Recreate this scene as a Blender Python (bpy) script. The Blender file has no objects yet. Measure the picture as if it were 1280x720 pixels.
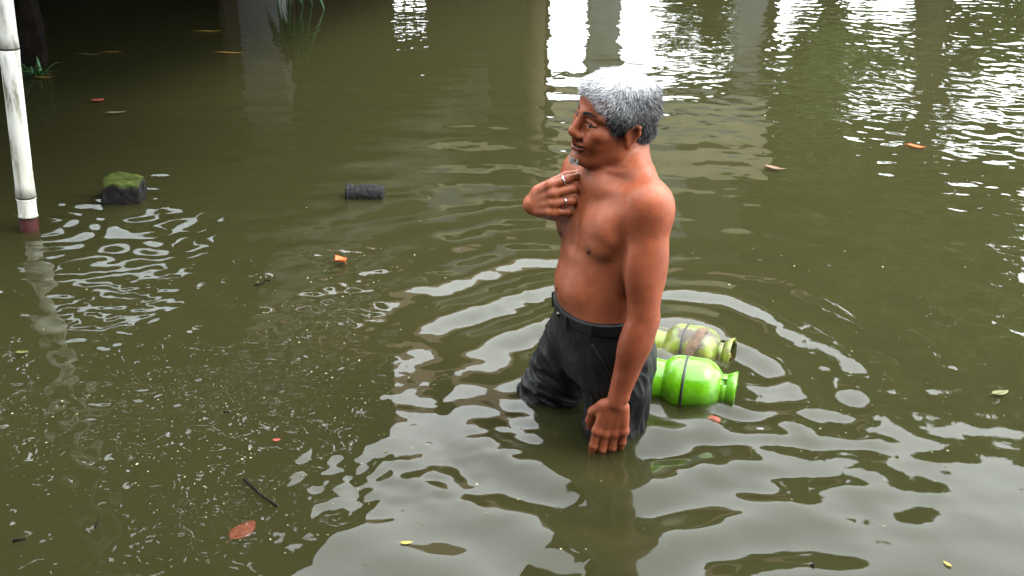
import bpy, bmesh, math, random
import numpy as np
from mathutils import Vector, Matrix

# ------------------------------------------------------------------ camera, sky, sun, exposure
S = bpy.context.scene
C = S.collection
CAM_H, CAM_F, CAM_P = 1.67, 1450.0, math.radians(23)      # height over the water, focal length in photo pixels, pitch
cd = bpy.data.cameras.new('camera'); cam = bpy.data.objects.new('camera', cd); C.objects.link(cam)
cam.location = (0, 0, CAM_H); cam.rotation_euler = (math.pi/2 - CAM_P, 0, 0)
cd.sensor_width = 36; cd.lens = CAM_F/1280*36; cd.clip_start = 0.05; cd.clip_end = 2000
S.camera = cam
SUN_EL, SUN_AZ = math.radians(60), math.radians(95)       # azimuth measured clockwise from +Y: to the right
W = bpy.data.worlds.new('World'); S.world = W; W.use_nodes = True
wn = W.node_tree; wn.nodes.clear()
sky = wn.nodes.new('ShaderNodeTexSky'); sky.sky_type = 'NISHITA'; sky.sun_disc = False
sky.sun_elevation = SUN_EL; sky.sun_rotation = SUN_AZ; sky.dust_density = 4.0; sky.air_density = 1.0; sky.ozone_density = 1.0
ovc = wn.nodes.new('ShaderNodeMixRGB'); ovc.inputs[0].default_value = 0.86      # thick even cloud over the clear sky
ovc.inputs[2].default_value = (8.0, 8.35, 8.3, 1)
bg = wn.nodes.new('ShaderNodeBackground'); bg.inputs[1].default_value = 0.13
wo = wn.nodes.new('ShaderNodeOutputWorld')
wn.links.new(sky.outputs[0], ovc.inputs[1]); wn.links.new(ovc.outputs[0], bg.inputs[0]); wn.links.new(bg.outputs[0], wo.inputs[0])
sl = bpy.data.lights.new('sun', 'SUN'); sl.energy = 0.6; sl.angle = math.radians(40); sl.color = (1, .97, .92)
so = bpy.data.objects.new('sun', sl); C.objects.link(so)
so.rotation_euler = (math.pi/2 - SUN_EL, 0, math.pi - SUN_AZ)
S.view_settings.view_transform = 'Standard'; S.view_settings.look = 'None'; S.view_settings.gamma = 1
S.view_settings.exposure = 3.1
S.cycles.use_denoising = True; S.cycles.use_adaptive_sampling = False
S.cycles.volume_bounces = 0; S.cycles.max_bounces = 8; S.cycles.transparent_max_bounces = 12
S.cycles.volume_step_rate = 10
S.cycles.caustics_refractive = False; S.cycles.blur_glossy = 0.5

# ------------------------------------------------------------------ helpers
rng = np.random.default_rng(7); random.seed(7)
def ray(px, py):
    dx, dy = px-640, py-360
    return np.array([dx, CAM_F*math.cos(CAM_P)-dy*math.sin(CAM_P), -(CAM_F*math.sin(CAM_P)+dy*math.cos(CAM_P))])
def PZ(px, py, z=0.0):                      # photo pixel -> point on the level z
    r = ray(px, py); return np.array([0, 0, CAM_H]) + r*((z-CAM_H)/r[2])
def PY(px, py, Y):                          # photo pixel -> point at the distance Y
    r = ray(px, py); return np.array([0, 0, CAM_H]) + r*(Y/r[1])

class Mat:
    """small node-material builder"""
    def __init__(s, name):
        s.m = bpy.data.materials.new(name); s.m.use_nodes = True; s.t = s.m.node_tree; s.t.nodes.clear()
        s.out = s.n('OutputMaterial')
    def n(s, kind, **kw):
        nd = s.t.nodes.new('ShaderNode'+kind)
        for k, v in kw.items(): setattr(nd, k, v)
        return nd
    def l(s, a, b): s.t.links.new(a, b)
    def noise(s, scale, detail=4, rough=.55, vec=None, dim='3D'):
        nd = s.n('TexNoise'); nd.inputs['Scale'].default_value = scale; nd.inputs['Detail'].default_value = detail
        nd.inputs['Roughness'].default_value = rough
        if vec is not None: s.l(vec, nd.inputs['Vector'])
        return nd
    def coord(s, scale=(1, 1, 1), out='Object'):
        c = s.n('TexCoord'); m = s.n('Mapping'); m.inputs['Scale'].default_value = scale
        s.l(c.outputs[out], m.inputs[0]); return m.outputs[0]
    def ramp(s, fac, stops):
        r = s.n('ValToRGB'); e = r.color_ramp.elements
        while len(e) < len(stops): e.new(.5)
        for k, (p, c) in enumerate(stops):
            e[k].position = p; e[k].color = (c[0], c[1], c[2], 1) if hasattr(c, '__len__') else (c, c, c, 1)
        s.l(fac, r.inputs[0]); return r.outputs[0]
    def mix(s, fac, a, b, mode='MIX'):
        m = s.n('MixRGB', blend_type=mode)
        for v, i in ((fac, 0), (a, 1), (b, 2)):
            if hasattr(v, 'is_output'): s.l(v, m.inputs[i])
            elif i == 0: m.inputs[0].default_value = v
            else: m.inputs[i].default_value = (*v, 1)
        return m.outputs[0]
    def bsdf(s, color=(.5, .5, .5), rough=.6, spec=.5, bump=None, bump_d=.01, bump_s=1., **kw):
        b = s.n('BsdfPrincipled')
        for v, k in ((color, 'Base Color'), (rough, 'Roughness')):
            if hasattr(v, 'is_output'): s.l(v, b.inputs[k])
            else: b.inputs[k].default_value = (*v, 1) if k == 'Base Color' else v
        b.inputs['Specular IOR Level'].default_value = spec
        for k, v in kw.items(): b.inputs[k.replace('_', ' ')].default_value = v
        if bump is not None:
            bp = s.n('Bump'); bp.inputs['Distance'].default_value = bump_d; bp.inputs['Strength'].default_value = bump_s
            s.l(bump, bp.inputs['Height']); s.l(bp.outputs[0], b.inputs['Normal'])
        s.l(b.outputs[0], s.out.inputs[0]); s.b = b; return s
def simple(name, c0, c1, scale=8, rough=.7, spec=.4, bump=.004, bs=.6, detail=5):
    m = Mat(name); v = m.coord(); nz = m.noise(scale, detail, .6, v)
    col = m.ramp(nz.outputs['Fac'], [(.3, c0), (.7, c1)])
    nz2 = m.noise(scale*5, 4, .6, v)
    m.bsdf(col, rough, spec, nz2.outputs['Fac'], bump, bs); return m.m

def mesh(name, v, f, mat=None, parent=None, smooth=False):
    me = bpy.data.meshes.new(name); me.from_pydata([tuple(map(float, p)) for p in v], [], [tuple(map(int, q)) for q in f]); me.update()
    if smooth: me.polygons.foreach_set('use_smooth', [True]*len(me.polygons))
    o = bpy.data.objects.new(name, me); C.objects.link(o)
    if mat: me.materials.append(mat)
    if parent: o.parent = parent
    return o
def fast_mesh(name, v, q, mat=None, parent=None, smooth=True):
    """numpy verts and equal-sized polygons"""
    v = np.asarray(v, np.float32); q = np.asarray(q, np.int32); n, k = q.shape
    me = bpy.data.meshes.new(name); me.vertices.add(len(v)); me.vertices.foreach_set('co', v.ravel())
    me.loops.add(n*k); me.loops.foreach_set('vertex_index', q.ravel())
    me.polygons.add(n); me.polygons.foreach_set('loop_start', np.arange(0, n*k, k, dtype=np.int32))
    me.polygons.foreach_set('use_smooth', np.full(n, smooth)); me.update(calc_edges=True); me.validate()
    o = bpy.data.objects.new(name, me); C.objects.link(o)
    if mat: me.materials.append(mat)
    if parent: o.parent = parent
    return o
def empty(name, loc=(0, 0, 0), rz=0):
    o = bpy.data.objects.new(name, None); C.objects.link(o); o.location = loc; o.rotation_euler = (0, 0, rz); o.empty_display_size = .1
    return o
def tag(o, label=None, cat=None, group=None, kind=None):
    for k, v in (('label', label), ('category', cat), ('group', group), ('kind', kind)):
        if v: o[k] = v
    return o
class MB:
    """collects shapes for one mesh"""
    def __init__(s): s.v = []; s.f = []
    def add(s, v, f):
        n = len(s.v); s.v += [tuple(p) for p in v]; s.f += [tuple(i+n for i in q) for q in f]; return s
    def box(s, c, d, rot=None, taper=1.0):
        c = Vector(c); R = rot or Matrix.Identity(3); P = []
        for z in (-1, 1):
            k = taper if z > 0 else 1
            for x, y in ((-1, -1), (1, -1), (1, 1), (-1, 1)): P.append(c + R @ Vector((x*d[0]/2*k, y*d[1]/2*k, z*d[2]/2)))
        return s.add(P, [(3, 2, 1, 0), (4, 5, 6, 7), (0, 1, 5, 4), (1, 2, 6, 5), (2, 3, 7, 6), (3, 0, 4, 7)])
    def tube(s, pts, rad, n=10, cap=True, jit=0):
        pts = [Vector(p) for p in pts]; rad = rad if hasattr(rad, '__len__') else [rad]*len(pts); V = []; Fc = []
        up = Vector((0, 0, 1)); t0 = (pts[1]-pts[0]).normalized()
        a = t0.cross(up if abs(t0.z) < .9 else Vector((1, 0, 0))).normalized()
        for i, p in enumerate(pts):
            t = (pts[min(i+1, len(pts)-1)]-pts[max(i-1, 0)]).normalized(); a = (a-t*a.dot(t)).normalized(); b = t.cross(a)
            for k in range(n):
                w = 2*math.pi*k/n; r = rad[i]*(1+random.uniform(-jit, jit)); V.append(p+a*math.cos(w)*r+b*math.sin(w)*r)
        for i in range(len(pts)-1):
            for k in range(n): Fc.append((i*n+k, i*n+(k+1) % n, (i+1)*n+(k+1) % n, (i+1)*n+k))
        if cap: Fc += [tuple(range(n))[::-1], tuple((len(pts)-1)*n+k for k in range(n))]
        return s.add(V, Fc)
    def lathe(s, prof, n=32, M=None, a0=0, a1=2*math.pi):
        """profile of (radius, height), turned about z; M places it"""
        M = M or Matrix.Identity(4); full = abs(a1-a0-2*math.pi) < 1e-6; m = n if full else n+1; V = []; Fc = []
        for r, z in prof:
            for k in range(m):
                w = a0+(a1-a0)*k/n; V.append(M @ Vector((r*math.cos(w), r*math.sin(w), z)))
        for i in range(len(prof)-1):
            for k in range(n): Fc.append((i*m+k, i*m+(k+1) % m, (i+1)*m+(k+1) % m, (i+1)*m+k))
        return s.add(V, Fc)
    def build(s, name, mat, parent=None, smooth=False, bevel=0):
        o = mesh(name, s.v, s.f, mat, parent, smooth)
        if bevel:
            b = o.modifiers.new('bevel', 'BEVEL'); b.width = bevel; b.segments = 2; b.limit_method = 'ANGLE'
        return o

# ------------------------------------------------------------------ the setting: mud floor and flood water
GZ = -0.60                                  # flooded ground
m_mud = simple('mud', (.06, .05, .03), (.10, .085, .05), 2.0, .8, .3, .02)
n = 40; gx = np.sign(np.linspace(-1, 1, n))*np.abs(np.linspace(-1, 1, n))**3*900
gv = [(x, y+5, GZ - .015*math.sin(x*1.3)*math.cos(y*1.1)*(abs(x) < 30)) for y in gx for x in gx]
gf = [(j*n+i, j*n+i+1, (j+1)*n+i+1, (j+1)*n+i) for j in range(n-1) for i in range(n-1)]
tag(mesh('ground', gv, gf, m_mud, smooth=True), 'flooded muddy ground under the water', 'ground', kind='structure')

# ---- water: a displaced sheet closed into a body of murky water
LEG_R, LEG_L = np.array([.12, 3.06]), np.array([.31, 2.84])
CYL = np.array([.62, 3.08]); CYL2 = np.array([.58, 3.42]); WC = np.array([.36, 3.16])       # centre of the rings he makes wading
def wave_sum(X, Y, count, l0, l1, slope, heading, spread, seed):
    r = np.random.default_rng(seed); h = np.zeros_like(X)
    for k in range(count):
        L = l0*(l1/l0)**r.random(); a = heading + r.normal()*spread; kk = 2*np.pi/L
        h += slope/np.sqrt(count)*1.4/kk*np.sin(kk*(X*np.cos(a)+Y*np.sin(a))+r.random()*6.28)
    return h
def g(X, Y, cx, cy, sx, sy=None): return np.exp(-((X-cx)/sx)**2-((Y-cy)/(sy or sx))**2)
def rings(X, Y, c, L, A, r0, fall, ph, ecc=1.0, seed=1):
    dx, dy = X-c[0], (Y-c[1])*ecc; r = np.hypot(dx, dy); th = np.arctan2(dy, dx)
    rr = np.random.default_rng(seed); wob = 0; amp = 1
    for k in (1, 2, 3, 5, 7):
        wob = wob + rr.normal()*.055/k**.3*np.sin(k*th+rr.random()*6.28)*(r/.5); amp = amp + rr.normal()*.26*np.sin(k*th+rr.random()*6.28)
    kk = 2*np.pi/L
    env = np.exp(-r/fall)*np.clip((r-r0*.3)/r0, 0, 1)
    s = np.sin(kk*(r+wob)*(1-.08*np.clip(r, 0, 2))+ph)
    return A*env*amp*s
def water_h(X, Y):
    D = np.hypot(X, Y)
    calm = 1-.55/(1+np.exp(-(Y-7.2)/.5))/(1+np.exp((X-.1)/.4))                                # sheltered water under the roofs
    h = calm*wave_sum(X, Y, 26, .28, .9, .010, math.pi/2, .6, 3)*np.clip(1.25-Y*.05, .6, 1.1)        # slow swell, crests across the view
    h += calm*wave_sum(X, Y, 40, .09, .30, .011, math.pi/2, 1.2, 5)*np.clip(1.3-Y*.06, .62, 1)                                # short chop
    right = 1/(1+np.exp(-(X-1.2-.1*Y)/.5))*np.clip((Y-3.4)/2, 0, 1)
    h += wave_sum(X, Y, 40, .06, .22, .050, .9, .9, 11)*right                                 # crinkled far right
    patch = np.clip(wave_sum(X, Y, 20, .5, 1.1, 6., 0, 3, 31)*.9+.1, 0, 1)
    h += wave_sum(X, Y, 44, .085, .34, .080, .8, .8, 13)*(g(X, Y, -1.50, 4.25, .45, .55)+.6*g(X, Y, -2.25, 4.1, .2, .35))   # eddies past the pole
    h += wave_sum(X, Y, 44, .040, .10, .15, .4, .9, 17)*g(X, Y, -.85, 3.6, .8, .7)*patch
    h += wave_sum(X, Y, 44, .040, .10, .10, .4, .9, 18)*g(X, Y, -.5, 2.8, .9, .5)*patch
    h += wave_sum(X, Y, 44, .045, .15, .040, 1.4, 1.1, 41)*g(X, Y, -1.0, 3.1, 1.2, 1.1)*np.clip((LEG_R[0]-.1-X)/.5, 0, 1)
    h += wave_sum(X, Y, 26, .20, .50, .026, math.pi/2, .22, 43)*g(X, Y, -.5, 6.3, 1.7, 1.2)      # long low crests beyond the log
    h += wave_sum(X, Y, 36, .11, .42, .034, 1.9, .9, 37)*g(X, Y, -1.0, 4.4, 1.1, 1.0)          # restless water between pole and man
    h += wave_sum(X, Y, 30, .08, .25, .07, .4, 1.0, 19)*g(X, Y, .75, 2.95, .55, .5)           # turbulence by the cylinders
    h += wave_sum(X, Y, 20, .14, .45, .042, 1.3, .9, 23)*g(X, Y, .25, 2.35, 1.0, .4)
    th_ = .45; L_ = .62; h += .055*L_/6.283*np.sin(6.283/L_*((X-.13)*math.cos(th_)+(Y-2.43)*math.sin(th_)))*g(X, Y, .15, 2.42, .38, .34)   # slack bulge in front of him
    h += rings(X, Y, WC, .19, .0125, .14, .55, .4, .68, seed=2)
    h += rings(X, Y, LEG_R, .13, .0030, .10, .16, .4, seed=3)
    h += rings(X, Y, LEG_L, .15, .0032, .10, .22, 1.7, seed=4)
    h += rings(X, Y, CYL, .16, .0022, .12, .5, .2, seed=6)
    h += rings(X, Y, PZ(37, 283)[:2], .10, .0016, .05, .35, 0, seed=8)
    h += rings(X, Y, PZ(152, 262)[:2], .10, .0014, .08, .3, 0, seed=9)
    ed = np.minimum.reduce([(X+6.6)/.8, (6.6-X)/.8, (Y-1.0)/.3, (11.6-Y)/.8]); return h*np.clip(ed, 0, 1)
def spaced(a, b, c0_, c1_, fine, coarse):                                   # finer rows near the man, coarser far off
    o = [a]
    while o[-1] < b: o.append(o[-1]+fine+(coarse-fine)*min(1, max(0, c0_-o[-1], o[-1]-c1_)/2.5))
    o = np.array(o); return a+(o-a)*(b-a)/(o[-1]-a)
xs = spaced(-6.6, 6.6, -2.3, 2.3, .0115, .028); ys = spaced(1.0, 11.6, 2.0, 5.0, .0115, .028)
XX, YY = np.meshgrid(xs, ys); ZZ = water_h(XX, YY); ny, nx = XX.shape
wv = np.stack([XX, YY, ZZ], -1).reshape(-1, 3)
idx = np.arange(nx*ny).reshape(ny, nx)
wq = np.stack([idx[:-1, :-1], idx[:-1, 1:], idx[1:, 1:], idx[1:, :-1]], -1).reshape(-1, 4)
bord = np.concatenate([idx[0, :-1], idx[:-1, -1], idx[-1, :0:-1], idx[:0:-1, 0]])          # runs round the fine patch
bp = wv[bord]; nb = len(bord)
outp = bp.copy(); ctr = np.array([0, 6.3])
outp[:, :2] = (bp[:, :2]-ctr)*np.array([70/6.6, 70/5.3]) + ctr; outp[:, 2] = 0
low = outp.copy(); low[:, 2] = -1.2
o0 = len(wv); l0 = o0+nb; c0 = l0+nb
wv = np.concatenate([wv, outp, low])
i1 = np.arange(nb); i2 = (i1+1) % nb
wq = np.concatenate([wq, np.stack([bord[i1], o0+i1, o0+i2, bord[i2]], -1), np.stack([o0+i1, l0+i1, l0+i2, o0+i2], -1)])
# floor of the water body: strips across
half = nb//2
W_ = Mat('murky_water')
vec = W_.coord()
geo = W_.n('NewGeometry')
nz1 = W_.noise(8, 1.5, .4, vec); nz2 = W_.noise(30, 1, .5, vec)
hsum = W_.n('Math', operation='MULTIPLY_ADD'); W_.l(nz2.outputs['Fac'], hsum.inputs[0]); hsum.inputs[1].default_value = .05; W_.l(nz1.outputs['Fac'], hsum.inputs[2])
bpn = W_.n('Bump'); bpn.inputs['Distance'].default_value = .0030; bpn.inputs['Strength'].default_value = .8; W_.l(hsum.outputs[0], bpn.inputs['Height'])
dot = W_.n('VectorMath', operation='DOT_PRODUCT'); W_.l(geo.outputs['Incoming'], dot.inputs[0]); W_.l(bpn.outputs[0], dot.inputs[1])
ab = W_.n('Math', operation='ABSOLUTE'); W_.l(dot.outputs['Value'], ab.inputs[0])
om = W_.n('Math', operation='SUBTRACT', use_clamp=True); om.inputs[0].default_value = 1; W_.l(ab.outputs[0], om.inputs[1])
pw = W_.n('Math', operation='POWER'); W_.l(om.outputs[0], pw.inputs[0]); pw.inputs[1].default_value = 5
fr = W_.n('Math', operation='MULTIPLY_ADD', use_clamp=True); W_.l(pw.outputs[0], fr.inputs[0]); fr.inputs[1].default_value = .978; fr.inputs[2].default_value = .022
gl = W_.n('BsdfGlossy'); gl.inputs['Roughness'].default_value = .02; W_.l(bpn.outputs[0], gl.inputs['Normal'])
tr = W_.n('BsdfTransparent')
mx = W_.n('MixShader'); W_.l(fr.outputs[0], mx.inputs[0]); W_.l(tr.outputs[0], mx.inputs[1]); W_.l(gl.outputs[0], mx.inputs[2]); W_.l(mx.outputs[0], W_.out.inputs[0])
ALB = (.076, .0755, .0285); DENS = 22.
vs = W_.n('VolumeScatter'); vs.inputs['Color'].default_value = (*ALB, 1); vs.inputs['Density'].default_value = DENS; vs.inputs['Anisotropy'].default_value = 0.0
va = W_.n('VolumeAbsorption'); va.inputs['Color'].default_value = (*ALB, 1); va.inputs['Density'].default_value = DENS
ad = W_.n('AddShader'); W_.l(vs.outputs[0], ad.inputs[0]); W_.l(va.outputs[0], ad.inputs[1]); W_.l(ad.outputs[0], W_.out.inputs['Volume'])
water = fast_mesh('water', wv, wq, W_.m)
bm = bmesh.new(); bm.from_mesh(water.data); bm.verts.ensure_lookup_table()
bf = bm.faces.new([bm.verts[l0+k] for k in range(nb)]); bmesh.ops.recalc_face_normals(bm, faces=bm.faces[:]); bm.to_mesh(water.data); bm.free()
tag(water, 'murky olive brown flood water with ripples', 'water', kind='structure')

# ------------------------------------------------------------------ the place around the water, which the water mirrors
m_conc = simple('grey_concrete', (.085, .085, .085), (.14, .14, .135), 5, .85, .3)
m_beam = simple('dark_timber', (.018, .014, .010), (.035, .026, .018), 6, .8, .3)
m_plaster = simple('brown_plaster', (.022, .016, .010), (.040, .029, .018), 3, .9, .2)
m_cream = simple('cream_plaster', (.17, .155, .10), (.24, .215, .14), 3, .9, .2)
m_tile = simple('clay_tile', (.09, .045, .03), (.15, .075, .05), 5, .8, .3)
m_tin = simple('weathered_tin', (.045, .04, .035), (.09, .08, .07), 4, .6, .5)
m_bar = simple('window_bar', (.5, .45, .3), (.6, .55, .4), 20, .6, .4)
m_bark = simple('bark', (.022, .018, .013), (.055, .044, .032), 9, .9, .08, .02)

# tin canopy over the left of the water, carried by the white bamboo pole
can = empty('tin_canopy', (-1.22, 3.85, 1.75), math.radians(-14.7))     # origin at its front right corner
cw, cl_ = 6.8, 8.3
ca, sa = math.cos(math.radians(14.7)), math.sin(math.radians(14.7))
def can_local(px, py, z=-1.66):                                            # where on the canopy the water shows at a photo pixel
    p = PZ(px, py, z)[:2]-np.array([-1.22, 3.85]); return p[0]*ca-p[1]*sa, p[0]*sa+p[1]*ca
rh = np.random.default_rng(5)
GLINT_HOLES = [can_local(rh.normal(370, 75), rh.normal(440, 60)) for _ in range(75)]+[can_local(rh.uniform(0, 420), rh.uniform(400, 715)) for _ in range(70)]  # holes added in the roof so the water mirrors scattered glints
def sheet(x0, x1, y0, y1, mat=None, name='roof_sheet'):                    # one run of corrugated sheet, sloping down to the rear, with holes added for glints
    k = int((x1-x0)/.03); ny_ = max(1, int((y1-y0)/.05)); V = []; Fc = []; gone = set()
    for a, b in GLINT_HOLES:
        if x0 < a < x1 and y0 < b < y1:
            i0, j0 = int((a-x0)/(x1-x0)*k), int((b-y0)/(y1-y0)*ny_); gone.add((i0, j0))
            if rh.random() < .4: gone.add((i0+1, j0))
    for i in range(k+1):
        x = x0+(x1-x0)*i/k
        for q in range(ny_+1): y = y0+(y1-y0)*q/ny_; V.append((x, y, .018*math.sin(x*40)-.028*y))
    m_ = ny_+1
    for i in range(k):
        for q in range(ny_):
            if (i, q) not in gone: Fc.append((i*m_+q, i*m_+q+1, (i+1)*m_+q+1, (i+1)*m_+q))
    o = mesh(name, V, Fc, mat or m_tin, can, True); o.modifiers.new('thick', 'SOLIDIFY').thickness = .003
sheet(-cw, 0, 0, 2.55)
hx, hy = can_local(150, 328, -1.62)
HX0, HX1, HY0, HY1 = hx-.40, hx+.40, hy-.60, hy+.60                       # milky rear sheet, added so its mirror image makes glints by the pole
sheet(-cw, HX0, 2.552, cl_); sheet(HX1, -1.1, 2.552, cl_); sheet(HX0, HX1, 2.552, HY0); sheet(HX0, HX1, HY1, cl_)
m_glint = Mat('glint_plastic'); t_ = m_glint.n('BsdfTranslucent'); t_.inputs[0].default_value = (.50, .53, .55, 1); tp_ = m_glint.n('BsdfTransparent'); mx_ = m_glint.n('MixShader'); mx_.inputs[0].default_value = .25
m_glint.l(t_.outputs[0], mx_.inputs[1]); m_glint.l(tp_.outputs[0], mx_.inputs[2]); m_glint.l(mx_.outputs[0], m_glint.out.inputs[0])
sheet(HX0+.002, HX1-.002, HY0+.002, HY1-.002, m_glint.m, 'glint_sheet')
for y in (.3, 2.5, 5.4, 8.0):
    MB().box((-cw/2-(.6 if y > 2.6 else 0), y, -.09-.028*y), (cw-.1-(1.2 if y > 2.6 else 0), .07, .1)).build('rafter', m_beam, can, bevel=.006)
k_ = 60; V = []; Fc = []                                                  # dark hanging cloth added along the rear right to shade the far water
for i in range(k_+1):
    y = 2.75+5.4*i/k_; w_ = .03*math.sin(i*.9)+.02*math.sin(i*2.3)
    V += [(-1.13, y, -.03-.028*y), (-1.13+w_*.5, y, -.35-.028*y), (-1.13+w_, y, -.72-.028*y+.02*math.sin(i*.55))]
for i in range(k_):
    for j in (0, 1): Fc.append((i*3+j, i*3+j+1, i*3+j+4, i*3+j+3))
mesh('shade_tarp', V, Fc, simple('shade_tarp_cloth', (.015, .017, .012), (.03, .032, .022), 3, .6, .2), can, True).modifiers.new('thick', 'SOLIDIFY').thickness = .003
tag(can, 'weathered corrugated tin canopy held up over the water by the white pole', 'canopy')
pp = MB().tube([(0, 0, 0), (0, 0, 2.39)], .10, 12).build('timber_post', simple('brown_timber', (.035, .022, .012), (.06, .038, .02), 6, .8, .3), smooth=True); pp.location = (.22, 11.3, GZ)
tag(pp, 'brown round timber post under the corner of the verandah roof', 'post')

# two-storey house across the water
house = empty('flooded_house', (-2, 15, GZ))
def hb(name, x0, x1, y0, y1, z0, z1, mat, bevel=0):
    return MB().box(((x0+x1)/2+2, (y0+y1)/2-15, (z0+z1)/2-GZ), (x1-x0, y1-y0, z1-z0)).build(name, mat, house, bevel=bevel)
# ground-floor wall, left of the car port, with a barred opening through which daylight shows
ow0, ow1 = -1.52, -1.10
hb('wall', -4.4, ow0, 15, 15.2, GZ, 1.9, m_plaster); hb('wall', ow1, .48, 15, 15.2, GZ, 1.9, m_plaster)
hb('wall', ow0, ow1, 15, 15.2, GZ, .55, m_plaster); hb('wall', ow0, ow1, 15, 15.2, .80, 1.06, m_plaster); hb('wall', ow0, ow1, 15, 15.2, 1.14, 1.9, m_plaster)
for f in (.33, .66): hb('window_bar', ow0+(ow1-ow0)*f-.016, ow0+(ow1-ow0)*f+.016, 15.02, 15.06, .5, 1.3, m_bar)
for x, w in ((1.18, .40), (3.05, .36)): hb('column', x-w/2, x+w/2, 14.9, 14.9+w, GZ, 1.9, m_conc, .02)
hb('floor_slab', -4.4, .48, 14.6, 18.4, 1.9, 2.15, m_conc); hb('floor_slab', .482, 3.3, 14.6, 15.4, 1.9, 2.15, m_conc)
hb('parapet', -4.4, 3.3, 14.6, 14.75, 2.153, 2.95, m_cream)
hb('upper_wall', -4.4, .48, 15.3, 18.2, 2.153, 5.3, m_plaster); hb('upper_wall', .482, 3.2, 15.3, 15.6, 2.153, 5.3, m_plaster)
for x in (-3.0, -.6, 1.8):
    w = hb('window', x-.6, x+.6, 15.22, 15.299, 2.9, 4.3, m_beam); 
    MB().box((0, -.045, 0), (1.0, .01, 1.2)).build('pane', simple('dark_glass', (.02, .025, .03), (.03, .035, .04), 2, .1, .5), w).location = (x+2, .26, 3.6-GZ)
V = [(-5.0, 14.0, 5.2), (4.0, 14.0, 5.2), (4.0, 19.5, 5.2), (-5.0, 19.5, 5.2), (-2.6, 16.7, 7.2), (1.6, 16.7, 7.2)]
mesh('roof', [(a+2, b-15, c-GZ) for a, b, c in V], [(0, 1, 5, 4), (1, 2, 5), (2, 3, 4, 5), (3, 0, 4), (3, 2, 1, 0)], m_tile, house)
hb('shading_verandah_roof', -4.3, .46, 10.7, 14.59, 1.86, 1.94, m_tile); hb('verandah_ceiling', -4.25, .42, 10.75, 14.58, 1.80, 1.857, m_beam); hb('fascia_board', -4.32, .48, 10.66, 10.698, 1.76, 1.95, m_cream)  # roof and ceiling added here to shade the water before the house
tag(house, 'two storey plastered house with tiled roof mirrored in the water', 'house')
# grey concrete column at the rear of the canopy
co = MB().box((0, 0, 1.19), (.40, .40, 2.38)).build('concrete_column', simple('pale_concrete', (.22, .22, .22), (.34, .34, .34), 5, .85, .2), bevel=.015); co.location = (-2.38, 11.25, GZ)
tag(co, 'grey concrete column mirrored as a wavering stripe beside the hanging leaves', 'column')
# dark shed wall behind the canopy
wl = MB().box((0, 0, 1.3), (4.2, .18, 2.6)).build('shed_wall', m_beam); wl.location = (-5.0, 11.75, GZ); tag(wl, 'dark timber shed wall behind the canopy', 'wall')
shade_wall = MB().box((0, 0, 1.0), (.16, 6.2, 2.0)).build('shed_wall', m_beam); shade_wall.location = (-6.0, 8.6, GZ); tag(shade_wall, 'dark timber side wall added to shade the water under the canopy', 'wall')  # side wall added to cut the light reaching the water here

# unseen porch and wing, added behind and left of the viewpoint to block sky light
porch = empty('porch_blocker', (-1, -2, GZ))
def pb(name, x0, x1, y0, y1, z0, z1, mat, bevel=0): return MB().box(((x0+x1)/2+1, (y0+y1)/2+2, (z0+z1)/2-GZ), (x1-x0, y1-y0, z1-z0)).build(name, mat, porch, bevel=bevel)
pb('porch_floor', -4.2, 4.2, -2.6, .75, GZ, .12, m_conc); pb('wall', -7, 7, -2.8, -2.6, GZ, 5.6, m_plaster); pb('blocking_wing', -7, -4.3, -2.59, 3.6, GZ, 5.2, m_plaster)
pb('porch_roof', -4.25, 4.6, -2.59, .95, 2.75, 2.9, m_tile); pb('porch_column', 3.9, 4.1, .5, .7, .123, 2.748, m_conc)
tag(porch, 'unseen house with raised concrete porch added to block sky light', 'house')

# trees
def leaf_mat(name, c0, c1):
    m = Mat(name); at = m.n('Attribute', attribute_name='tint')
    col = m.ramp(at.outputs['Fac'], [(0, c0), (1, c1)])
    m.bsdf(col, .5, .4, Transmission_Weight=0)
    t = m.n('BsdfTranslucent'); m.l(col, t.inputs[0]); mx = m.n('MixShader'); mx.inputs[0].default_value = .25
    m.l(m.b.outputs[0], mx.inputs[1]); m.l(t.outputs[0], mx.inputs[2]); m.l(mx.outputs[0], m.out.inputs[0]); return m.m
m_leaf = leaf_mat('tree_leaf', (.028, .05, .014), (.09, .14, .035))
def leaves(name, P, size, mat, parent, droop=.3):
    """small folded leaves at the points P"""
    n = len(P); d = rng.normal(size=(n, 3)); d[:, 2] -= droop; d /= np.linalg.norm(d, axis=1)[:, None]
    s = np.cross(d, rng.normal(size=(n, 3))); s /= np.linalg.norm(s, axis=1)[:, None]; nn = np.cross(d, s)
    L = size*rng.uniform(.6, 1.3, (n, 1)); w = L*.24
    v = np.stack([P, P+d*L*.45+s*w+nn*w*.3, P+d*L, P+d*L*.45-s*w+nn*w*.3], 1).reshape(-1, 3)
    i = np.arange(n)*4; f = np.concatenate([np.stack([i, i+1, i+2], -1), np.stack([i, i+2, i+3], -1)])
    o = fast_mesh(name, v, f, mat, parent, False)
    a = o.data.attributes.new('tint', 'FLOAT', 'POINT'); a.data.foreach_set('value', np.repeat(rng.random(n), 4).astype(np.float32)); return o
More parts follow.
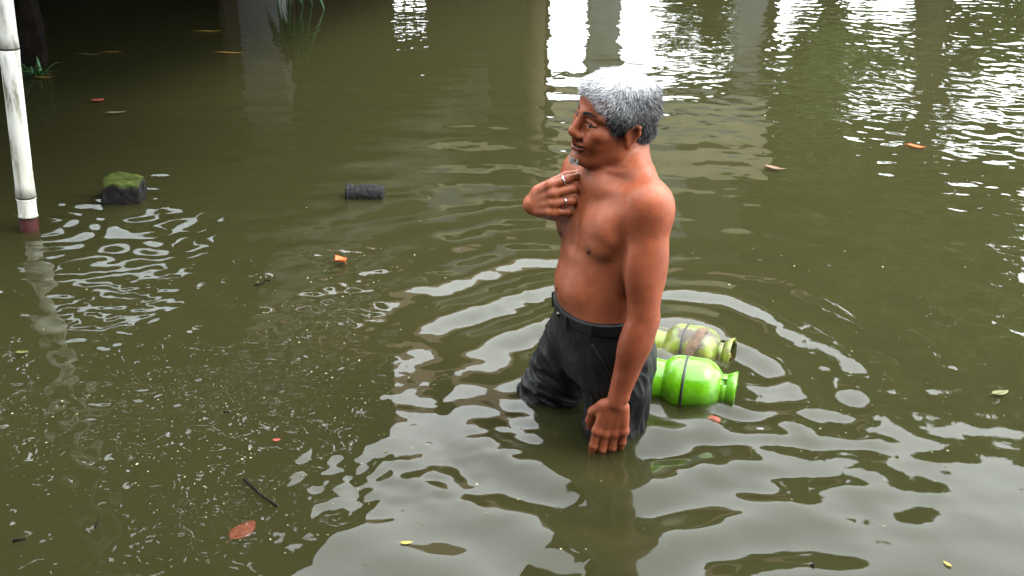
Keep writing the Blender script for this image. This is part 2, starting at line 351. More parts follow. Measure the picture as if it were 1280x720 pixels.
def tree(x, y, h, tr, crown, n, label, lean=0, size=.2):
    t = empty('tree', (x, y, GZ)); H0 = h*.45
    pts = [(lean*f*f*h*.5, .1*math.sin(f*4), f*h*.8) for f in np.linspace(0, 1, 9)]
    mb = MB().tube(pts, [tr*(1.25-f*.95) for f in np.linspace(0, 1, 9)], 12, jit=.06)
    cl = []
    for k in range(26):
        a = random.uniform(0, 6.28); e = random.uniform(-.55, 1); q = math.sqrt(max(0, 1-e*e*.8))*random.uniform(.35, 1)
        c = Vector((lean*h*.3+crown[0]*q*math.cos(a), crown[1]*q*math.sin(a), crown[3]+crown[2]*e)); cl.append((c, random.uniform(.5, 1.0)*crown[0]*.36))
        b = Vector(pts[random.randint(4, 7)]); mid = (b+c)/2+Vector((0, 0, .2))
        mb.tube([b, mid, c], [tr*.28, tr*.16, tr*.05], 6)
    mb.build('trunk', m_bark, t, True)
    P = []
    for c, r in cl:
        kk = int(n/len(cl)); q = rng.normal(size=(kk, 3)); q /= np.linalg.norm(q, axis=1)[:, None]
        P.append(np.array(c)+q*(rng.random((kk, 1))**.45)*r*np.array([1, 1, .7]))
    leaves('crown', np.concatenate(P), size, m_leaf, t)
    return tag(t, label, 'tree', 'trees across the water')
tree(5.55, 15.5, 7.0, .24, (2.7, 2.2, 2.7, 5.0), 26000, 'dark leaning trunk mirrored near the red floating leaf', lean=.10, size=.27)
tree(3.9, 18.0, 8.2, .20, (2.6, 2.2, 3.2, 5.4), 26000, 'leafy tree standing beside the tiled house', size=.27)
tree(9.4, 14.0, 7.2, .22, (2.6, 2.4, 3.6, 3.9), 28000, 'bushy low crowned tree mirrored green beyond the leaning trunk', size=.27)
tree(12.8, 16.0, 8.4, .25, (3.2, 2.6, 3.6, 5.2), 24000, 'tall leafy tree farthest from the tiled house', size=.27)
tree(5.3, 19.5, 8.6, .2, (2.4, 2.0, 3.0, 6.3), 22000, 'slim tree rising behind the loose shrubs', size=.27)
def shrub(x, y, w, h, n, label):
    t = empty('shrub', (x, y, GZ)); mb = MB(); P = []
    for k in range(9):
        a = random.uniform(0, 6.28); e = Vector((w*.8*math.cos(a)*random.random(), .5*w*math.sin(a), h*random.uniform(.55, .95))); mb.tube([(0, 0, 0), e*.5+Vector((0, 0, .1)), e], [.035, .022, .008], 6)
        q = rng.normal(size=(n//9, 3)); q /= np.linalg.norm(q, axis=1)[:, None]; P.append(np.array(e)+q*rng.random((n//9, 1))**.5*w*.45*np.array([1, 1, .8]))
    mb.build('stem', m_bark, t, True); leaves('foliage', np.concatenate(P), .2, m_leaf, t); return tag(t, label, 'shrub', 'shrubs across the water')
shrub(4.15, 14.6, 1.0, 2.6, 2200, 'loose shrub mirrored between the house column and the leaning trunk')
shrub(6.3, 17.4, 1.2, 3.2, 3000, 'tall loose shrub standing behind the leaning trunk')
shrub(7.6, 14.9, 1.1, 2.5, 3200, 'dense green shrub mirrored past the leaning trunk')
shrub(9.0, 13.3, 1.2, 2.4, 3600, 'broad shrub at the foot of the bushy low crowned tree')
shrub(6.9, 16.2, 1.0, 2.7, 2600, 'round shrub growing behind the dense green shrub')
shrub(2.75, 16.8, .8, 2.5, 1300, 'small shrub growing behind the house column')

# ------------------------------------------------------------------ the wading man: a distance field of rounded masses, skinned as one surface
class Field:
    def __init__(s, lo, hi, h):
        s.lo = np.array(lo, np.float32); s.h = h; s.n = np.ceil((np.array(hi)-s.lo)/h).astype(int)+1
        s.a = np.full(s.n, .04, np.float32)
        s.ax = [(s.lo[i]+h*np.arange(s.n[i])).astype(np.float32) for i in range(3)]
    def win(s, lo, hi):
        a = [max(0, int((lo[i]-s.lo[i])/s.h)-1) for i in range(3)]; b = [min(int(s.n[i]), int((hi[i]-s.lo[i])/s.h)+3) for i in range(3)]
        if any(b[i] <= a[i] for i in range(3)): return None, None
        sl = tuple(slice(a[i], b[i]) for i in range(3))
        return sl, (s.ax[0][sl[0]][:, None, None], s.ax[1][sl[1]][None, :, None], s.ax[2][sl[2]][None, None, :])
    def put(s, sl, d, k, op='u'):
        A = s.a[sl]
        if op == 'u':
            hh = np.clip(.5+.5*(A-d)/k, 0, 1); s.a[sl] = A*(1-hh)+d*hh-k*hh*(1-hh)
        else:                                            # carve
            hh = np.clip(.5-.5*(A+d)/k, 0, 1); s.a[sl] = A*(1-hh)-d*hh+k*hh*(1-hh)
    def cone(s, a, b, ra, rb, k=.012, op='u', flat=None):
        a = np.array(a, float); b = np.array(b, float); m = max(ra, rb)*1.3+k+.012
        sl, P = s.win(np.minimum(a, b)-m, np.maximum(a, b)+m)
        if sl is None: return
        q = [P[i]-np.float32(a[i]) for i in range(3)]; ba = b-a; L2 = max(1e-9, float(ba@ba))
        t = np.clip((q[0]*ba[0]+q[1]*ba[1]+q[2]*ba[2])/L2, 0, 1); r2 = 0; w = [q[i]-t*np.float32(ba[i]) for i in range(3)]
        r2 = w[0]**2+w[1]**2+w[2]**2
        if flat is not None:                             # (direction, factor): thinner along that direction
            nrm, f = flat; c = w[0]*nrm[0]+w[1]*nrm[1]+w[2]*nrm[2]; r2 = r2+c*c*(f*f-1)
        s.put(sl, (np.sqrt(r2)-(ra+(rb-ra)*t)).astype(np.float32), k, op)
    def chain(s, pts, rad, k=.012, flat=None):
        P_ = np.array(pts, float); m = max(rad)+k+.012; sl, P = s.win(P_.min(0)-m, P_.max(0)+m)
        if sl is None: return
        # rounded polyline with a smooth radius profile
        L = np.concatenate([[0], np.cumsum(np.linalg.norm(np.diff(P_, axis=0), axis=1))]); u = np.linspace(0, L[-1], 8*(len(pts)-1)+1)
        ker = np.array([1, 2, 3, 2, 1])/9.
        def sm(y): y = np.interp(u, L, y); return np.convolve(np.pad(y, 2, mode='reflect', reflect_type='odd'), ker, 'valid')
        Q = np.stack([sm(P_[:, j]) for j in range(3)], -1); rr = sm(np.array(rad, float)); best = None
        for i in range(len(Q)-1):
            a, ba = Q[i], Q[i+1]-Q[i]; q = [P[j]-np.float32(a[j]) for j in range(3)]
            t = np.clip((q[0]*ba[0]+q[1]*ba[1]+q[2]*ba[2])/float(ba@ba), 0, 1)
            d = np.sqrt(sum((q[j]-t*np.float32(ba[j]))**2 for j in range(3)))-(rr[i]+(rr[i+1]-rr[i])*t)
            best = d if best is None else np.minimum(best, d)
        s.put(sl, best.astype(np.float32), k)
    def ell(s, c, r, R=np.eye(3), k=.02, op='u'):
        """ellipsoid; the rows of R are its axes"""
        c = np.array(c, float); r = np.array(r, float); m = np.abs(R.T)@r+k+.012
        sl, P = s.win(c-m, c+m)
        if sl is None: return
        q = [P[i]-np.float32(c[i]) for i in range(3)]; k0 = 0; k1 = 0
        for i in range(3):
            u = (q[0]*R[i][0]+q[1]*R[i][1]+q[2]*R[i][2])/r[i]; k0 = k0+u*u; k1 = k1+(u/r[i])**2
        k0 = np.sqrt(k0); k1 = np.sqrt(k1)+1e-6
        s.put(sl, (k0*(k0-1)/k1).astype(np.float32), k, op)
    def loft(s, tab, k=.02, off=0, e=2.3, zlim=None):
        """tab rows: z, cx, cy, half width, half depth, yaw of the facing direction"""
        tab = np.array(tab); zz = np.linspace(tab[0, 0], tab[-1, 0], 200); D = [np.interp(zz, tab[:, 0], tab[:, j]) for j in range(1, 6)]
        ker = np.hanning(23); ker /= ker.sum()
        D = [np.convolve(np.pad(d, 11, mode='reflect', reflect_type='odd'), ker, 'valid') for d in D]
        lo = [tab[:, 1].min()-.24, tab[:, 2].min()-.24, tab[0, 0]-.03]; hi = [tab[:, 1].max()+.24, tab[:, 2].max()+.24, tab[-1, 0]+.03]
        sl, P = s.win(lo, hi); z = P[2]; cx, cy, a, b, yw = [np.interp(z, zz, d).astype(np.float32) for d in D]
        x, y = P[0]-cx, P[1]-cy; f = -x*np.cos(yw)-y*np.sin(yw); l = x*np.sin(yw)-y*np.cos(yw)
        a = a+off; b = b+off
        d = ((np.abs(l/a)**e+np.abs(f/b)**e)**(1/e)-1)*np.minimum(a, b)
        d = np.maximum(d, np.maximum(tab[0, 0]-z, z-tab[-1, 0]))
        if zlim is not None: d = np.maximum(d, zlim(P))
        s.put(sl, d.astype(np.float32), k)
    def skin(s):
        """surface nets"""
        A = s.a; neg = A < 0
        n = A.shape; act = np.zeros((n[0]-1, n[1]-1, n[2]-1), bool); cnt = np.zeros(act.shape, np.int8)
        for dx in (0, 1):
            for dy in (0, 1):
                for dz in (0, 1): cnt += neg[dx:n[0]-1+dx, dy:n[1]-1+dy, dz:n[2]-1+dz]
        act = (cnt > 0) & (cnt < 8); ci = np.argwhere(act); ids = np.full(act.shape, -1, np.int32); ids[act] = np.arange(len(ci))
        acc = np.zeros((len(ci), 3)); num = np.zeros(len(ci)); cor = [(i, j, k) for i in (0, 1) for j in (0, 1) for k in (0, 1)]
        val = {c: A[ci[:, 0]+c[0], ci[:, 1]+c[1], ci[:, 2]+c[2]] for c in cor}
        for c in cor:
            for ax in range(3):
                if c[ax] == 0:
                    d = list(c); d[ax] = 1; d = tuple(d); va, vb = val[c], val[d]; x = (va < 0) != (vb < 0)
                    t = np.where(x, va/np.where(x, va-vb, 1), 0); p = np.array(c, float)[None, :].repeat(len(ci), 0); p[:, ax] += t
                    acc[x] += p[x]; num[x] += 1
        v = (ci+acc/num[:, None])*s.h+s.lo; Q = []
        for ax in range(3):
            o1, o2 = [(1, 2), (2, 0), (0, 1)][ax]
            sa = [slice(None)]*3; sb = [slice(None)]*3; sa[ax] = slice(0, -1); sb[ax] = slice(1, None)
            na, nb_ = neg[tuple(sa)], neg[tuple(sb)]; e = np.argwhere(na != nb_); e = e[(e[:, o1] > 0) & (e[:, o2] > 0) & (e[:, o1] < n[o1]-1) & (e[:, o2] < n[o2]-1)]
            up = na[e[:, 0], e[:, 1], e[:, 2]]; q = []
            for d1, d2 in ((-1, -1), (0, -1), (0, 0), (-1, 0)):
                w = e.copy(); w[:, o1] += d1; w[:, o2] += d2; q.append(ids[w[:, 0], w[:, 1], w[:, 2]])
            q = np.stack(q, -1); q[~up] = q[~up][:, ::-1]; Q.append(q)
        return v, np.concatenate(Q)
def nrm(v): v = np.array(v, float); return v/np.linalg.norm(v)
def smooth_mesh(v, q, it=2, lam=.5):
    e = np.concatenate([q[:, [0, 1]], q[:, [1, 2]], q[:, [2, 3]], q[:, [3, 0]]]); e = np.concatenate([e, e[:, ::-1]])
    deg = np.bincount(e[:, 0], minlength=len(v))[:, None]
    for _ in range(it):
        s_ = np.stack([np.bincount(e[:, 0], v[e[:, 1], j], len(v)) for j in range(3)], -1); v = v+lam*(s_/np.maximum(deg, 1)-v)
    return v
def vnorm(v, q):
    fn = np.cross(v[q[:, 2]]-v[q[:, 0]], v[q[:, 3]]-v[q[:, 1]]); N = np.zeros_like(v)
    for k in range(4): N += np.stack([np.bincount(q[:, k], fn[:, j], len(v)) for j in range(3)], -1)
    return N/(np.linalg.norm(N, axis=1)[:, None]+1e-12)
def sines(P, scale, seed, n=14):
    r = np.random.default_rng(seed); o = 0
    for _ in range(n):
        k = r.normal(size=3); k = k/np.linalg.norm(k)*scale*r.uniform(.6, 1.6); o = o+np.sin(P@k+r.random()*6.28)
    return o/math.sqrt(n)

YC, YH = math.radians(27), math.radians(15)
def fl(y): return np.array([-math.cos(y), -math.sin(y), 0]), np.array([math.sin(y), -math.cos(y), 0])
fC, lC = fl(YC); fH, lH = fl(YH); UP = np.array([0, 0, 1.])
TORSO = [(.16, .258, 2.945, .150, .105, YH), (.24, .255, 2.943, .160, .112, YH), (.32, .252, 2.943, .155, .116, YH),
         (.38, .248, 2.943, .148, .119, YH), (.44, .246, 2.944, .146, .117, math.radians(18)), (.50, .254, 2.946, .148, .113, math.radians(22)),
         (.57, .264, 2.950, .158, .112, YC), (.63, .271, 2.952, .166, .110, YC), (.68, .277, 2.956, .158, .098, YC), (.72, .284, 2.96, .135, .085, YC), (.76, .288, 2.968, .09, .066, YC)]
LS, LE, LW = np.array([.352, 2.795, .698]), np.array([.343, 2.752, .398]), np.array([.282, 2.748, .158])
RS, RE, RW = np.array([.200, 3.105, .690]), np.array([.20, 3.28, .52]), np.array([.0560, 2.996, .640])
HEADC, HS = np.array([.263, 2.95, .894]), 1.039
def head_frame(yaw, pit, rol):
    f = np.array([-math.cos(yaw)*math.cos(pit), -math.sin(yaw)*math.cos(pit), math.sin(pit)]); l0 = np.array([math.sin(yaw), -math.cos(yaw), 0]); u0 = np.cross(f, l0)
    l = l0*math.cos(rol)+u0*math.sin(rol); return np.stack([f, l, np.cross(f, l)])
HR = head_frame(.43, .063, -.203)
def hd(x, y, z): return HEADC+HS*(np.array([x, y, z])@HR)

B = Field((-.03, 2.62, GZ-.005), (.47, 3.42, 1.08), .0026)
B.loft(TORSO, .02)
cC = np.array([.271, 2.952, .62])
def ch(f, l, z): return np.array([*(np.array([.271, 2.952])+f*fC[:2]+l*lC[:2]), z])
RC = np.stack([fC, lC, UP])
for sd in (1, -1):
    B.ell(ch(.080, .072*sd, .607), (.036, .078, .056), RC, .022)               # chest muscle
    B.ell(ch(.086, .078*sd, .572), (.026, .05, .026), RC, .025)
    B.ell(ch(-.055, .085*sd, .64), (.05, .07, .085), RC, .03)                   # shoulder blade
    B.ell(ch(.0, .13*sd, .55), (.065, .04, .10), RC, .03)                       # flank
B.ell((.246-.055, 2.944-.015, .425), (.068, .10, .065), np.stack([fH, lH, UP]), .03)   # belly
B.cone(ch(.128, 0, .68), ch(.132, 0, .56), .014, .012, .03, 's')              # hollow between the chest muscles
# neck, shoulders, collar bones
B.ell(ch(.030, 0, .728), (.055, .075, .045), RC, .04)
nb = hd(-.022, 0, -.075)
B.cone((.287, 2.966, .735), nb, .066, .062, .03)
B.cone((.306, 2.985, .745), hd(-.058, 0, -.045), .056, .048, .03)
for J, sd in ((LS, 1), (RS, -1)):
    B.cone(hd(-.045, .03*sd, -.09), J+np.array([.004, 0, .024]), .050, .040, .04)     # trapezius
    B.cone(ch(.060, .02*sd, .712), J+np.array([-.01, 0, .032])+fC*.02, .012, .014, .03)   # collar bone
    B.cone(ch(.045, .10*sd, .64), J, .055, .055, .03)
    B.ell(J+np.array([0, 0, -.012]), (.060, .057, .078), RC, .03)
    # sterno-mastoid cords of the neck
    B.cone(hd(-.03, .05*sd, -.04), ch(.055, .018*sd, .725), .012, .008, .03)
# left arm
mid = LS*.55+LE*.45
fa = LW-LE
B.chain([LS+np.array([0, 0, -.02]), LS*.62+LE*.38, LS*.25+LE*.75, LE, LE+fa*.28, LE+fa*.62, LE+fa*.9, LW], [.054, .0545, .046, .0405, .0425, .0350, .0285, .0275], .02)
B.ell(LE+np.array([.024, .010, .004]), (.019, .021, .024), RC, .02)                                   # elbow
ua = nrm(LE-LS); fd = nrm(fa); sdx = nrm(np.cross(fd, [0, 1, 0])); RF = np.stack([sdx, np.cross(fd, sdx), fd])
B.ell(LE+fa*.24-sdx*.012+np.array([0, -.010, 0]), (.030, .030, .070), RF, .022); B.ell(LE+fa*.20+sdx*.016, (.024, .026, .060), RF, .02)
B.ell(LS+(LE-LS)*.56+np.array([-.018, -.012, 0]), (.036, .034, .075), RC, .02); B.ell(LS+(LE-LS)*.50+np.array([.020, .006, 0]), (.034, .036, .09), RC, .02)
B.ell(LW+np.array([.022, -.012, .018]), (.009, .009, .011), RC, .012)                                  # wrist bone
# right arm, raised hand
fr_ = RW-RE
B.chain([RS, RS*.5+RE*.5, RE, RE+fr_*.3, RE+fr_*.7, RW], [.054, .050, .041, .043, .036, .030], .02)

def hand(Wp, d, b, side, fing, thumb, sc=1.18):
    """palm of fanned bones, five separate fingers; d wrist to knuckles, b towards the thumb"""
    d = nrm(d); b = nrm(np.array(b)-d*np.dot(b, d)); n = np.cross(d, b)*side      # n: out of the back of the hand
    nails = []
    offs = (.031, .0105, -.0105, -.030); lens = (.084, .087, .082, .074); rad = (.0106, .0108, .0104, .0094)
    ph = ((.041, .026, .021), (.045, .029, .022), (.042, .027, .022), (.033, .021, .019))
    for k in range(4):
        K = Wp+sc*(d*lens[k]+b*offs[k]); W0 = Wp+sc*(d*.012+b*offs[k]*.55)
        B.cone(W0, K, .0155*sc, .0118*sc, .007); B.ell(K+n*.002*sc, np.array([.0125]*3)*sc, np.eye(3), .008)
        p = K
        for j, (cf, cn, cb) in enumerate(fing[k]):
            q = p+sc*ph[k][j]*nrm(d*cf+n*cn+b*cb); r0 = rad[k]*sc*(1-.08*j); r1 = rad[k]*sc*(.93-.09*j)
            B.cone(p, q, r0, r1, .0035); B.ell(q-(q-p)*.06, np.array([r1*1.06]*3), np.eye(3), .003)
            nails.append((p, q, r0))
            p = q
    B.ell(Wp+sc*(d*.045-n*.008), np.array([.042, .034, .013])*sc, np.stack([d, b, n]), .014)
    p = Wp+sc*(d*.018+b*.026-n*.006)
    for j, (cf, cn, cb) in enumerate(thumb):
        q = p+sc*(.042, .033, .026)[j]*nrm(d*cf+n*cn+b*cb); B.cone(p, q, (.0165, .0125, .0115)[j]*sc, (.0125, .0110, .0085)[j]*sc, .008 if j == 0 else .004); p = q
    return nails
hand(LW, (-.14, .03, -1), (-1, .05, .12), -1,
     [[(1, .05, .05), (1, -.25, .0), (.8, -.6, 0)], [(1, .02, .0), (1, -.32, 0), (.7, -.7, 0)], [(1, -.02, -.03), (1, -.38, 0), (.6, -.8, 0)], [(1, -.05, -.07), (1, -.42, 0), (.6, -.8, 0)]],
     [(.85, -.5, .55), (1, -.35, .05), (1, -.4, -.1)])
RF_ = hand(RW, (.52, -.70, .40), (-.05, .25, 1), 1,
     [[(.50, -.66, .16), (.10, -.95, .10), (-.5, -.8, .0)], [(.45, -.70, .08), (-.35, -.85, .02), (-1, -.25, 0)], [(.42, -.72, -.03), (-.4, -.85, 0), (-1, -.2, 0)], [(.38, -.74, -.12), (-.45, -.8, 0), (-1, -.15, 0)]],
     [(.7, -.7, .35), (.55, -.8, .35), (.35, -1, .1)])

# legs under the trousers, feet on the mud
RHIP, RKN, RAN = np.array([.205, 3.03, .23]), np.array([.055, 3.12, -.13]), np.array([.13, 3.11, GZ+.07])
LHIP, LKN, LAN = np.array([.290, 2.875, .23]), np.array([.290, 2.890, -.13]), np.array([.37, 2.86, GZ+.07])
for hp, kn, an in ((RHIP, RKN, RAN), (LHIP, LKN, LAN)):
    B.chain([hp, hp*.4+kn*.6, kn], [.088, .066, .052], .03); B.chain([kn, kn*.7+an*.3, an], [.050, .054, .033], .02)
    B.cone(an+np.array([.03, 0, -.04]), an+np.array([-.15, -.03, -.045]), .032, .022, .02)
    for j in range(5): B.cone(an+np.array([-.13, -.045+j*.02, -.050]), an+np.array([-.19+abs(j-1)*.01, -.06+j*.022, -.055]), .013, .010, .006)

# head
def he(c, r, k=.015, op='u', rot=None):
    R = HR if rot is None else rot@HR
    B.ell(hd(*c), np.array(r)*HS, R, k, op)
def hc(a, b, ra, rb, k=.01, op='u'): B.cone(hd(*a), hd(*b), ra*HS, rb*HS, k, op)
he((-.014, 0, .036), (.094, .074, .082), .02)
he((.040, 0, .052), (.048, .062, .052), .03)
he((.034, 0, -.034), (.052, .061, .080), .03)
he((.058, 0, -.060), (.032, .036, .045), .03)
for sd in (1, -1):
    hc((-.012, .058*sd, -.035), (.000, .056*sd, -.072), .018, .018, .02); hc((.000, .056*sd, -.072), (.064, .022*sd, -.106), .017, .017, .02)
    he((.060, .046*sd, -.020), (.024, .024, .021), .02)                        # cheekbone
    he((.066, .036*sd, -.044), (.024, .020, .022), .015)                        # cheek lifted by the smile
    hc((.084, .010*sd, .026), (.066, .054*sd, .026), .012, .009, .012)          # brow ridge
    he((.099, .033*sd, .006), (.018, .019, .012), .010, 's')                    # eye socket
    hc((.0830, .018*sd, .0085), (.0840, .030*sd, .0100), .0048, .0050, .003); hc((.0840, .030*sd, .0100), (.0770, .048*sd, .0062), .0050, .0044, .003)       # upper lid
    hc((.0825, .018*sd, -.0052), (.0825, .031*sd, -.0078), .0040, .0042, .004); hc((.0825, .031*sd, -.0078), (.077, .047*sd, -.0050), .0042, .0038, .004)     # lower lid
    he((.0965, .0150*sd, -.036), (.012, .0095, .0085), .006)                     # nostril wing
    hc((.1035, .007*sd, -.0445), (.1010, .008*sd, -.036), .0035, .003, .003, 's')
    hc((.090, .020*sd, -.046), (.080, .036*sd, -.068), .003, .003, .007, 's')    # smile fold
    # ear: rim, lobe, bowl
    ea = [(-.004, .076*sd, -.026), (.002, .077*sd, -.008), (-.002, .080*sd, .012), (-.014, .084*sd, .021), (-.027, .086*sd, .014), (-.030, .085*sd, -.004), (-.022, .080*sd, -.024), (-.010, .076*sd, -.034)]
    for q in range(7): hc(ea[q], ea[q+1], .0055 if q else .004, .0055, .004)
    he((-.014, .074*sd, -.004), (.018, .007, .026), .006)
    he((-.010, .077*sd, -.036), (.008, .006, .010), .006)
    he((-.012, .0865*sd, -.003), (.0095, .0075, .015), .004, 's')
hc((.087, 0, .018), (.107, 0, -.026), .0090, .0120, .012); he((.1070, 0, -.0310), (.0130, .0145, .0110), .008)
hc((.097, 0, -.040), (.093, 0, -.052), .010, .014, .010)                       # upper lip mass
for y0, y1 in ((0, .014), (.014, .026), (0, -.014), (-.014, -.026)):
    x0, x1 = .0985-abs(y0)*.42, .0985-abs(y1)*.42
    hc((x0, y0, -.0605+abs(y0)*.05), (x1, y1, -.0605+abs(y1)*.12), .0066, .0042 if abs(y1) > .02 else .0060, .003)
    hc((x0-.0015, y0, -.0745+abs(y0)*.15), (x1-.0015, y1, -.0745+abs(y1)*.30), .0076, .0042 if abs(y1) > .02 else .0068, .003)
for sd in (1, -1): hc((.104, 0, -.0672), (.0865, .028*sd, -.0650), .0026, .0020, .002, 's')   # parted lips
hc((.090, 0, -.086), (.090, 0, -.086), .008, .008, .008, 's')
he((.082, 0, -.104), (.020, .022, .016), .015)
# nipples, navel
LN, RN = ch(.121, .076, .566), ch(.121, -.076, .566)
def onto(p, dr):                                       # slide a point along dr to the skin
    p = np.array(p, float)
    for _ in range(60):
        i = np.round((p-B.lo)/B.h).astype(int)
        if np.any(i < 0) or np.any(i >= B.n): break
        d = float(B.a[tuple(i)])
        if abs(d) < .0008: break
        p = p-dr*d*.8
    return p
LN, RN = onto(LN, fC), onto(RN, fC)
for q in (LN, RN): B.ell(q, (.0045, .0042, .0042), RC, .005)
NV = onto(np.array([.128, 2.92, .413]), fH)
B.ell(NV+fH*.002, (.012, .007, .009), np.stack([fH, lH, UP]), .006, 's')

bv, bq = B.skin(); bv = smooth_mesh(bv, bq, 1, .4); bn = vnorm(bv, bq)
# skin tone per vertex: lips, areolae, nostrils, mouth, stubble, tan, dimmer light on the face
loc = ((bv-HEADC)@HR.T)/HS
def spot(c, r, P=None): P = loc if P is None else P; return np.exp(-(((P-np.array(c))/np.array(r))**2).sum(1))
lip = np.clip(spot((.097, 0, -.068), (.014, .025, .0105))*1.4, 0, 1)
mouth = np.clip((np.abs(loc[:, 2]+.0668-np.abs(loc[:, 1])*.05) < .0024)*(np.abs(loc[:, 1]) < .027)*(loc[:, 0] > .075), 0, 1)
stub = np.clip(spot((.085, 0, -.108), (.03, .028, .018))+.8*spot((.10, 0, -.051), (.012, .026, .006)), 0, 1)*(1-lip)*(bv[:, 2] > .774)*(loc[:, 0] > .05)*(bn@HR[2] < .3)*(loc[:, 2] > -.125)
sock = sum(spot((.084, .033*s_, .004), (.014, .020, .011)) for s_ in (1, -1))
scalp = np.clip(((loc[:, 2] > .03)*(loc[:, 0] < .03))*1.0, 0, 1)
are = sum(np.exp(-(((bv-q)**2).sum(1)/.0130**2)**2) for q in (LN, RN)); nav = np.exp(-((bv-NV)**2).sum(1)/.009**2)
tone = np.stack([np.ones(len(bv))]*3, -1)
def mulc(w, c):
    global tone; tone = tone*(1-w[:, None]+w[:, None]*np.array(c))
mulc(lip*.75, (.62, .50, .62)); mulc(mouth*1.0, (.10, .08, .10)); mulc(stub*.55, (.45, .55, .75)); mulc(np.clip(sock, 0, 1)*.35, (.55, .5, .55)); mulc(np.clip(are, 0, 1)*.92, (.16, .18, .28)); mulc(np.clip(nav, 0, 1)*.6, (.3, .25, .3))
mulc(np.clip(1-np.abs(bv[:, 2]-.375)/.022, 0, 1)*.4*(np.abs(bv[:, 1]-2.94) < .2), (1.5, 1.7, 1.9))      # paler line over the waistband
arm = np.clip(1-(np.linalg.norm(np.cross(bv-LE, nrm(LS-LE)), axis=1))/.07, 0, 1)
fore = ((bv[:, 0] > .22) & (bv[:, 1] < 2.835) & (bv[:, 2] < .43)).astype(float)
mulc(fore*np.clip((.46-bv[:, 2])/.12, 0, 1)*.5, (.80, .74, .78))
blot = sines(bv, 22, 77)*.5+sines(bv, 60, 78)*.3+sines(bv, 150, 79)*.2
tone = tone*(1+blot[:, None]*np.array([.07, .09, .10]))
face = 1/(1+np.exp(-(bv[:, 2]-.765)/.012)); mulc(face*.75, (.80, .74, .70))  # head darkened: tan and stubble, plus its dimmer light put into the tone
sh_ = np.exp(-(((bv-LS)/np.array([.07, .07, .09]))**2).sum(1)); mulc(sh_*.6, (1.08, .90, .90))
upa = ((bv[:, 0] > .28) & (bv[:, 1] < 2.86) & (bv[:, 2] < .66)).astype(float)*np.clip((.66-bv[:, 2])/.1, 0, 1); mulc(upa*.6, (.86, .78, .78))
mk = Mat('skin'); at = mk.n('Attribute', attribute_name='tone'); vc = mk.coord()
nzs = mk.noise(26, 5, .6, vc); base = mk.ramp(nzs.outputs['Fac'], [(.3, (.165, .045, .0195)), (.7, (.222, .063, .0275))])
nzb = mk.noise(420, 3, .6, vc); nzc = mk.noise(60, 3, .5, vc)
hb_ = mk.mix(.5, nzb.outputs['Fac'], nzc.outputs['Fac'])
col = mk.mix(1.0, base, at.outputs['Color'], 'MULTIPLY')
rgh = mk.ramp(nzc.outputs['Fac'], [(.3, .30), (.7, .55)])
mk.bsdf(col, rgh, .24, hb_, .0018, .75, Subsurface_Weight=.0, Subsurface_Scale=.006)
mk.b.inputs['Subsurface Radius'].default_value = (1, .35, .15)
man = empty('person', (.253, 2.99, GZ-.008))
tag(man, 'shirtless grey haired man in wet black trousers wading past floating gas cylinders', 'person')
OFF = np.array([.25, 2.95, GZ])
def colattr(o, name, c):
    a = o.data.attributes.new(name, 'FLOAT_COLOR', 'POINT'); a.data.foreach_set('color', np.concatenate([c, np.ones((len(c), 1))], 1).astype(np.float32).ravel())
body = fast_mesh('body', bv-OFF, bq, mk.m, man); colattr(body, 'tone', tone)

# eyes: dark iris showing between the lids
m_eye = Mat('eye'); m_eye.bsdf((.085, .070, .058), .25, .3); m_iris = Mat('iris'); m_iris.bsdf((.012, .008, .006), .1, .6)
for sd in (1, -1):
    bm_ = bmesh.new(); bmesh.ops.create_icosphere(bm_, subdivisions=3, radius=.0128*HS)
    me = bpy.data.meshes.new('eye'); bm_.to_mesh(me); bm_.free(); ey = bpy.data.objects.new('eye', me); C.objects.link(ey); me.materials.append(m_eye.m); ey.parent = man
    for p_ in me.polygons: p_.use_smooth = True
    ey.location = hd(.0738, .033*sd, .0010)-OFF
    gd = nrm(np.array([1, .05, .05])@HR)
    ir = MB().lathe([(.0131*HS*math.sin(t), .0131*HS*math.cos(t)) for t in np.linspace(0.001, .64, 7)], 20).build('iris', m_iris.m, ey, True)
    ir.rotation_mode = 'QUATERNION'; ir.rotation_quaternion = Vector(gd).to_track_quat('Z', 'Y')

# ---- hair: close cap plus short strands
hd_in = lambda P: P
Hh = Field(hd(-.02, 0, .03)-.17, hd(-.02, 0, .03)+.17, .0026)
def heh(c, r, k=.012, op='u'): Hh.ell(hd(*c), np.array(r)*HS, HR, k, op)
heh((-.016, 0, .040), (.100, .0795, .0885), .02); heh((.034, 0, .066), (.048, .058, .046), .03)
heh((-.055, 0, -.015), (.056, .066, .060), .03)
heh((-.002, .0, .020), (.052, .0775, .048), .02)
heh((.098, 0, .010), (.052, .080, .062), .012, 's')            # clears the face
heh((.058, 0, -.052), (.056, .10, .050), .010, 's')
for sd in (1, -1): heh((-.008, .092*sd, -.014), (.020, .026, .029), .008, 's'); heh((-.018, .06*sd, -.062), (.04, .03, .028), .01, 's')
heh((-.05, 0, -.105), (.09, .1, .045), .012, 's')
hv, hq = Hh.skin(); hv = smooth_mesh(hv, hq, 3, .5); hn = vnorm(hv, hq); hl = ((hv-HEADC)@HR.T)/HS
hv = hv+hn*(.0022+sines(hl, 170, 5)*.0018+sines(hl, 75, 6)*.0032)[:, None]
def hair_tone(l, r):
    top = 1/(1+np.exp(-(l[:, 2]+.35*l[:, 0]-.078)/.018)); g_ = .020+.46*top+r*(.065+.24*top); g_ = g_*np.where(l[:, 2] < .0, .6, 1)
    return np.clip(np.stack([g_*.98, g_, g_*1.05], -1), .01, .85)
